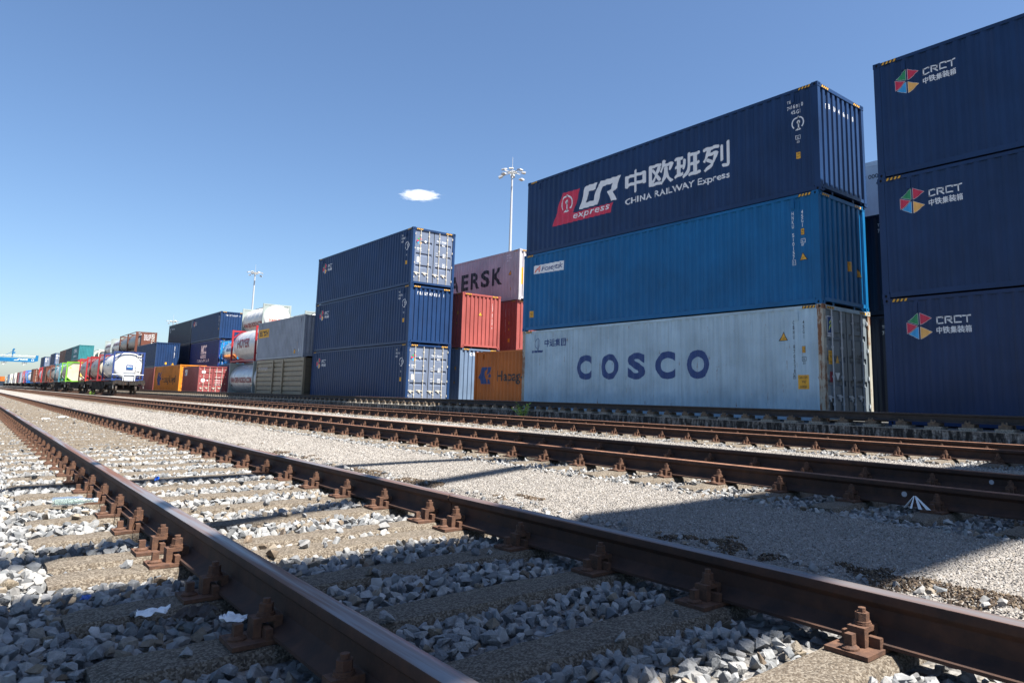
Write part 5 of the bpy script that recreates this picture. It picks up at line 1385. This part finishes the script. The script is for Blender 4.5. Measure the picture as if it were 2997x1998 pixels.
def crumple(name, label, loc, sx, sy, sz, mat, seed, n=9, cat='paper'):
    b = MB()
    for j in range(n):
        for i in range(n):
            x = (i / (n - 1) - .5); y = (j / (n - 1) - .5)
            h = mnoise.noise(Vector((x * 4 + seed, y * 4, seed))) + .6 * mnoise.noise(Vector((x * 9, y * 9 + seed, 2)))
            b.v.append((x * sx + .10 * sx * mnoise.noise(Vector((x * 5, y * 5, seed + 9))), y * sy + .1 * sy * mnoise.noise(Vector((x * 5, y * 5, seed + 5))), (h * .5 + .35) * sz))
    for j in range(n - 1):
        for i in range(n - 1): b.f.append((j * n + i, j * n + i + 1, (j + 1) * n + i + 1, (j + 1) * n + i)); b.mi.append(0)
    me = b.mesh(name); o = ob(name, me, mat, None, loc, (0, 0, seed)); md = o.modifiers.new('thickness', 'SOLIDIFY'); md.thickness = .0008
    return setp(o, label, cat)
PAP = plain('paper white', (.60, .62, .64), .8, 0, .1, 8)
crumple('crumpled_paper', 'crumpled white paper on shaded ballast left of the near rail', (-2.86, .58, -.782), .10, .07, .035, PAP, 1.3)
crumple('crumpled_paper', 'small crumpled white foil scrap beside the base of the near rail', (-2.62, .78, -.782), .08, .06, .04, PAP, 4.1)
crumple('bark_scrap', 'dark piece of bark leaning on shaded ballast', (-2.72, .69, -.775), .13, .09, .05, plain('bark', (.035, .030, .028), .9, 0, .4, 30), 2.2, cat='bark')
crumple('plastic_tag', 'torn blue plastic tag on shaded ballast', (-3.24, .43, -.785), .06, .03, .012, plain('tag blue', (.01, .06, .30)), 6.0, cat='tag')
crumple('plastic_spoon', 'white plastic scrap on a sleeper near the far rail', (-6.67, 2.45, -.775), .14, .035, .02, PAP, 3.0, cat='litter')
crumple('paper_scrap', 'white paper scrap with red edge far along the near track', (-21.5, 1.95, -.775), .25, .12, .05, PAP, 5.2)
crumple('paper_scrap', 'little white scrap far along the near track, by the rail', (-20.6, 1.55, -.775), .15, .10, .04, PAP, 7.7)
# folded card standing by the second track
R = empty('folded_card', (-2.24, 5.22, -.742), .3, 'small folded white card standing like a tent by the second track', 'card')
b = MB()
for a, c in (((-.075, -.02), (-.06, .02)), ((-.035, -.03), (-.02, -.03)), ((.02, -.035), (.045, -.035)), ((.07, -.03), (.10, -.03))):
    b.add([(a[0], a[1], .0), (c[0], c[1], .0), (.006 if a[0] > 0 else -.004, 0, .085), (-.002 if a[0] > 0 else -.008, 0, .085)], [(0, 1, 2, 3)])
o = ob('card_strip', b.mesh('card_strip'), PAP, R); md = o.modifiers.new('thickness', 'SOLIDIFY'); md.thickness = .0012
# weed
LEAF = Mat('weed leaf'); LEAF.color((.20, .33, .04)); LEAF.rough(.5); LEAF.b.inputs['Subsurface Weight'].default_value = .0
def weed(label, loc, k, seed, n=7):
    R = empty('weed', loc, 0, label, 'plant'); rr = random.Random(seed); st = MB()
    for s_ in range(n):
        a = rr.uniform(0, 6.28); tilt = rr.uniform(.25, 1.0); d = Vector((math.cos(a) * math.sin(tilt), math.sin(a) * math.sin(tilt), math.cos(tilt)))
        p0 = Vector((0, 0, 0)); p1 = d * k * rr.uniform(.6, 1.0); st.tube(p0, p1, .004 * k * 2, 5, .002)
        for q in range(7):
            f_ = .35 + .65 * q / 6
            c = p1 * f_; side = d.cross(Vector((0, 0, 1))).normalized() * (1 if q % 2 else -1)
            dirv = (side + d * .6 + Vector((0, 0, rr.uniform(-.2, .3)))).normalized(); L = k * rr.uniform(.16, .26); wv = dirv.cross(Vector((0, 0, 1))).normalized() * L * .22
            b = MB().add([c, c + dirv * L * .5 + wv, c + dirv * L, c + dirv * L * .5 - wv, c + dirv * L * .5 + Vector((0, 0, .02 * k))], [(0, 1, 4), (1, 2, 4), (2, 3, 4), (3, 0, 4)])
            ob('leaf', b.mesh('leaf'), LEAF.m, R)
    ob('stem', st.mesh('stem'), LEAF.m, R)
weed('green weed growing at the foot of the crane beam', (-18.95, 14.45, -.80), .60, 4, 11)
weed('small green weed under the first wagon', (-77.5, 8.9, -.78), .45, 9, 6)

# ------------------------------------------------------------------ small cloud
M = Mat('cloud'); M.n.remove(M.b)
vol = M.nd('ShaderNodeVolumePrincipled'); vol.inputs['Color'].default_value = (1, 1, 1, 1); vol.inputs['Anisotropy'].default_value = .3
tc = M.nd('ShaderNodeTexCoord')
ln_ = M.nd('ShaderNodeVectorMath', operation='LENGTH')
mp = M.nd('ShaderNodeMapping'); M.ln(tc.outputs['Object'], mp.inputs[0]); M.ln(mp.outputs[0], ln_.inputs[0])
nz = M.noise(mp.outputs[0], 2.6, 6, .6)
d = M.math('SUBTRACT', M.math('ADD', .92, M.math('MULTIPLY', M.math('SUBTRACT', nz, .5), 1.7)), ln_.outputs['Value'])
dn = M.math('MULTIPLY', M.ramp(d, [(.0, 0.0), (.55, 1.0)]), .050)
M.ln(dn, vol.inputs['Density']); M.ln(vol.outputs[0], M.n['Material Output'].inputs['Volume'])
DC = Vector((-0.84751534, 0.45557659, 0.27233751))
bmc = bmesh.new(); bmesh.ops.create_icosphere(bmc, subdivisions=3, radius=1.25); mec = bpy.data.meshes.new('cloud'); bmc.to_mesh(mec); bmc.free()
o = ob('cloud', mec, M.m, None, DC * 3000, (0, 0, math.radians(-28))); o.rotation_euler = (0, 0, math.atan2(CR_.y, CR_.x)); o.scale = (84, 55, 22)
setp(o, 'small white cloud alone in the blue sky', 'cloud')
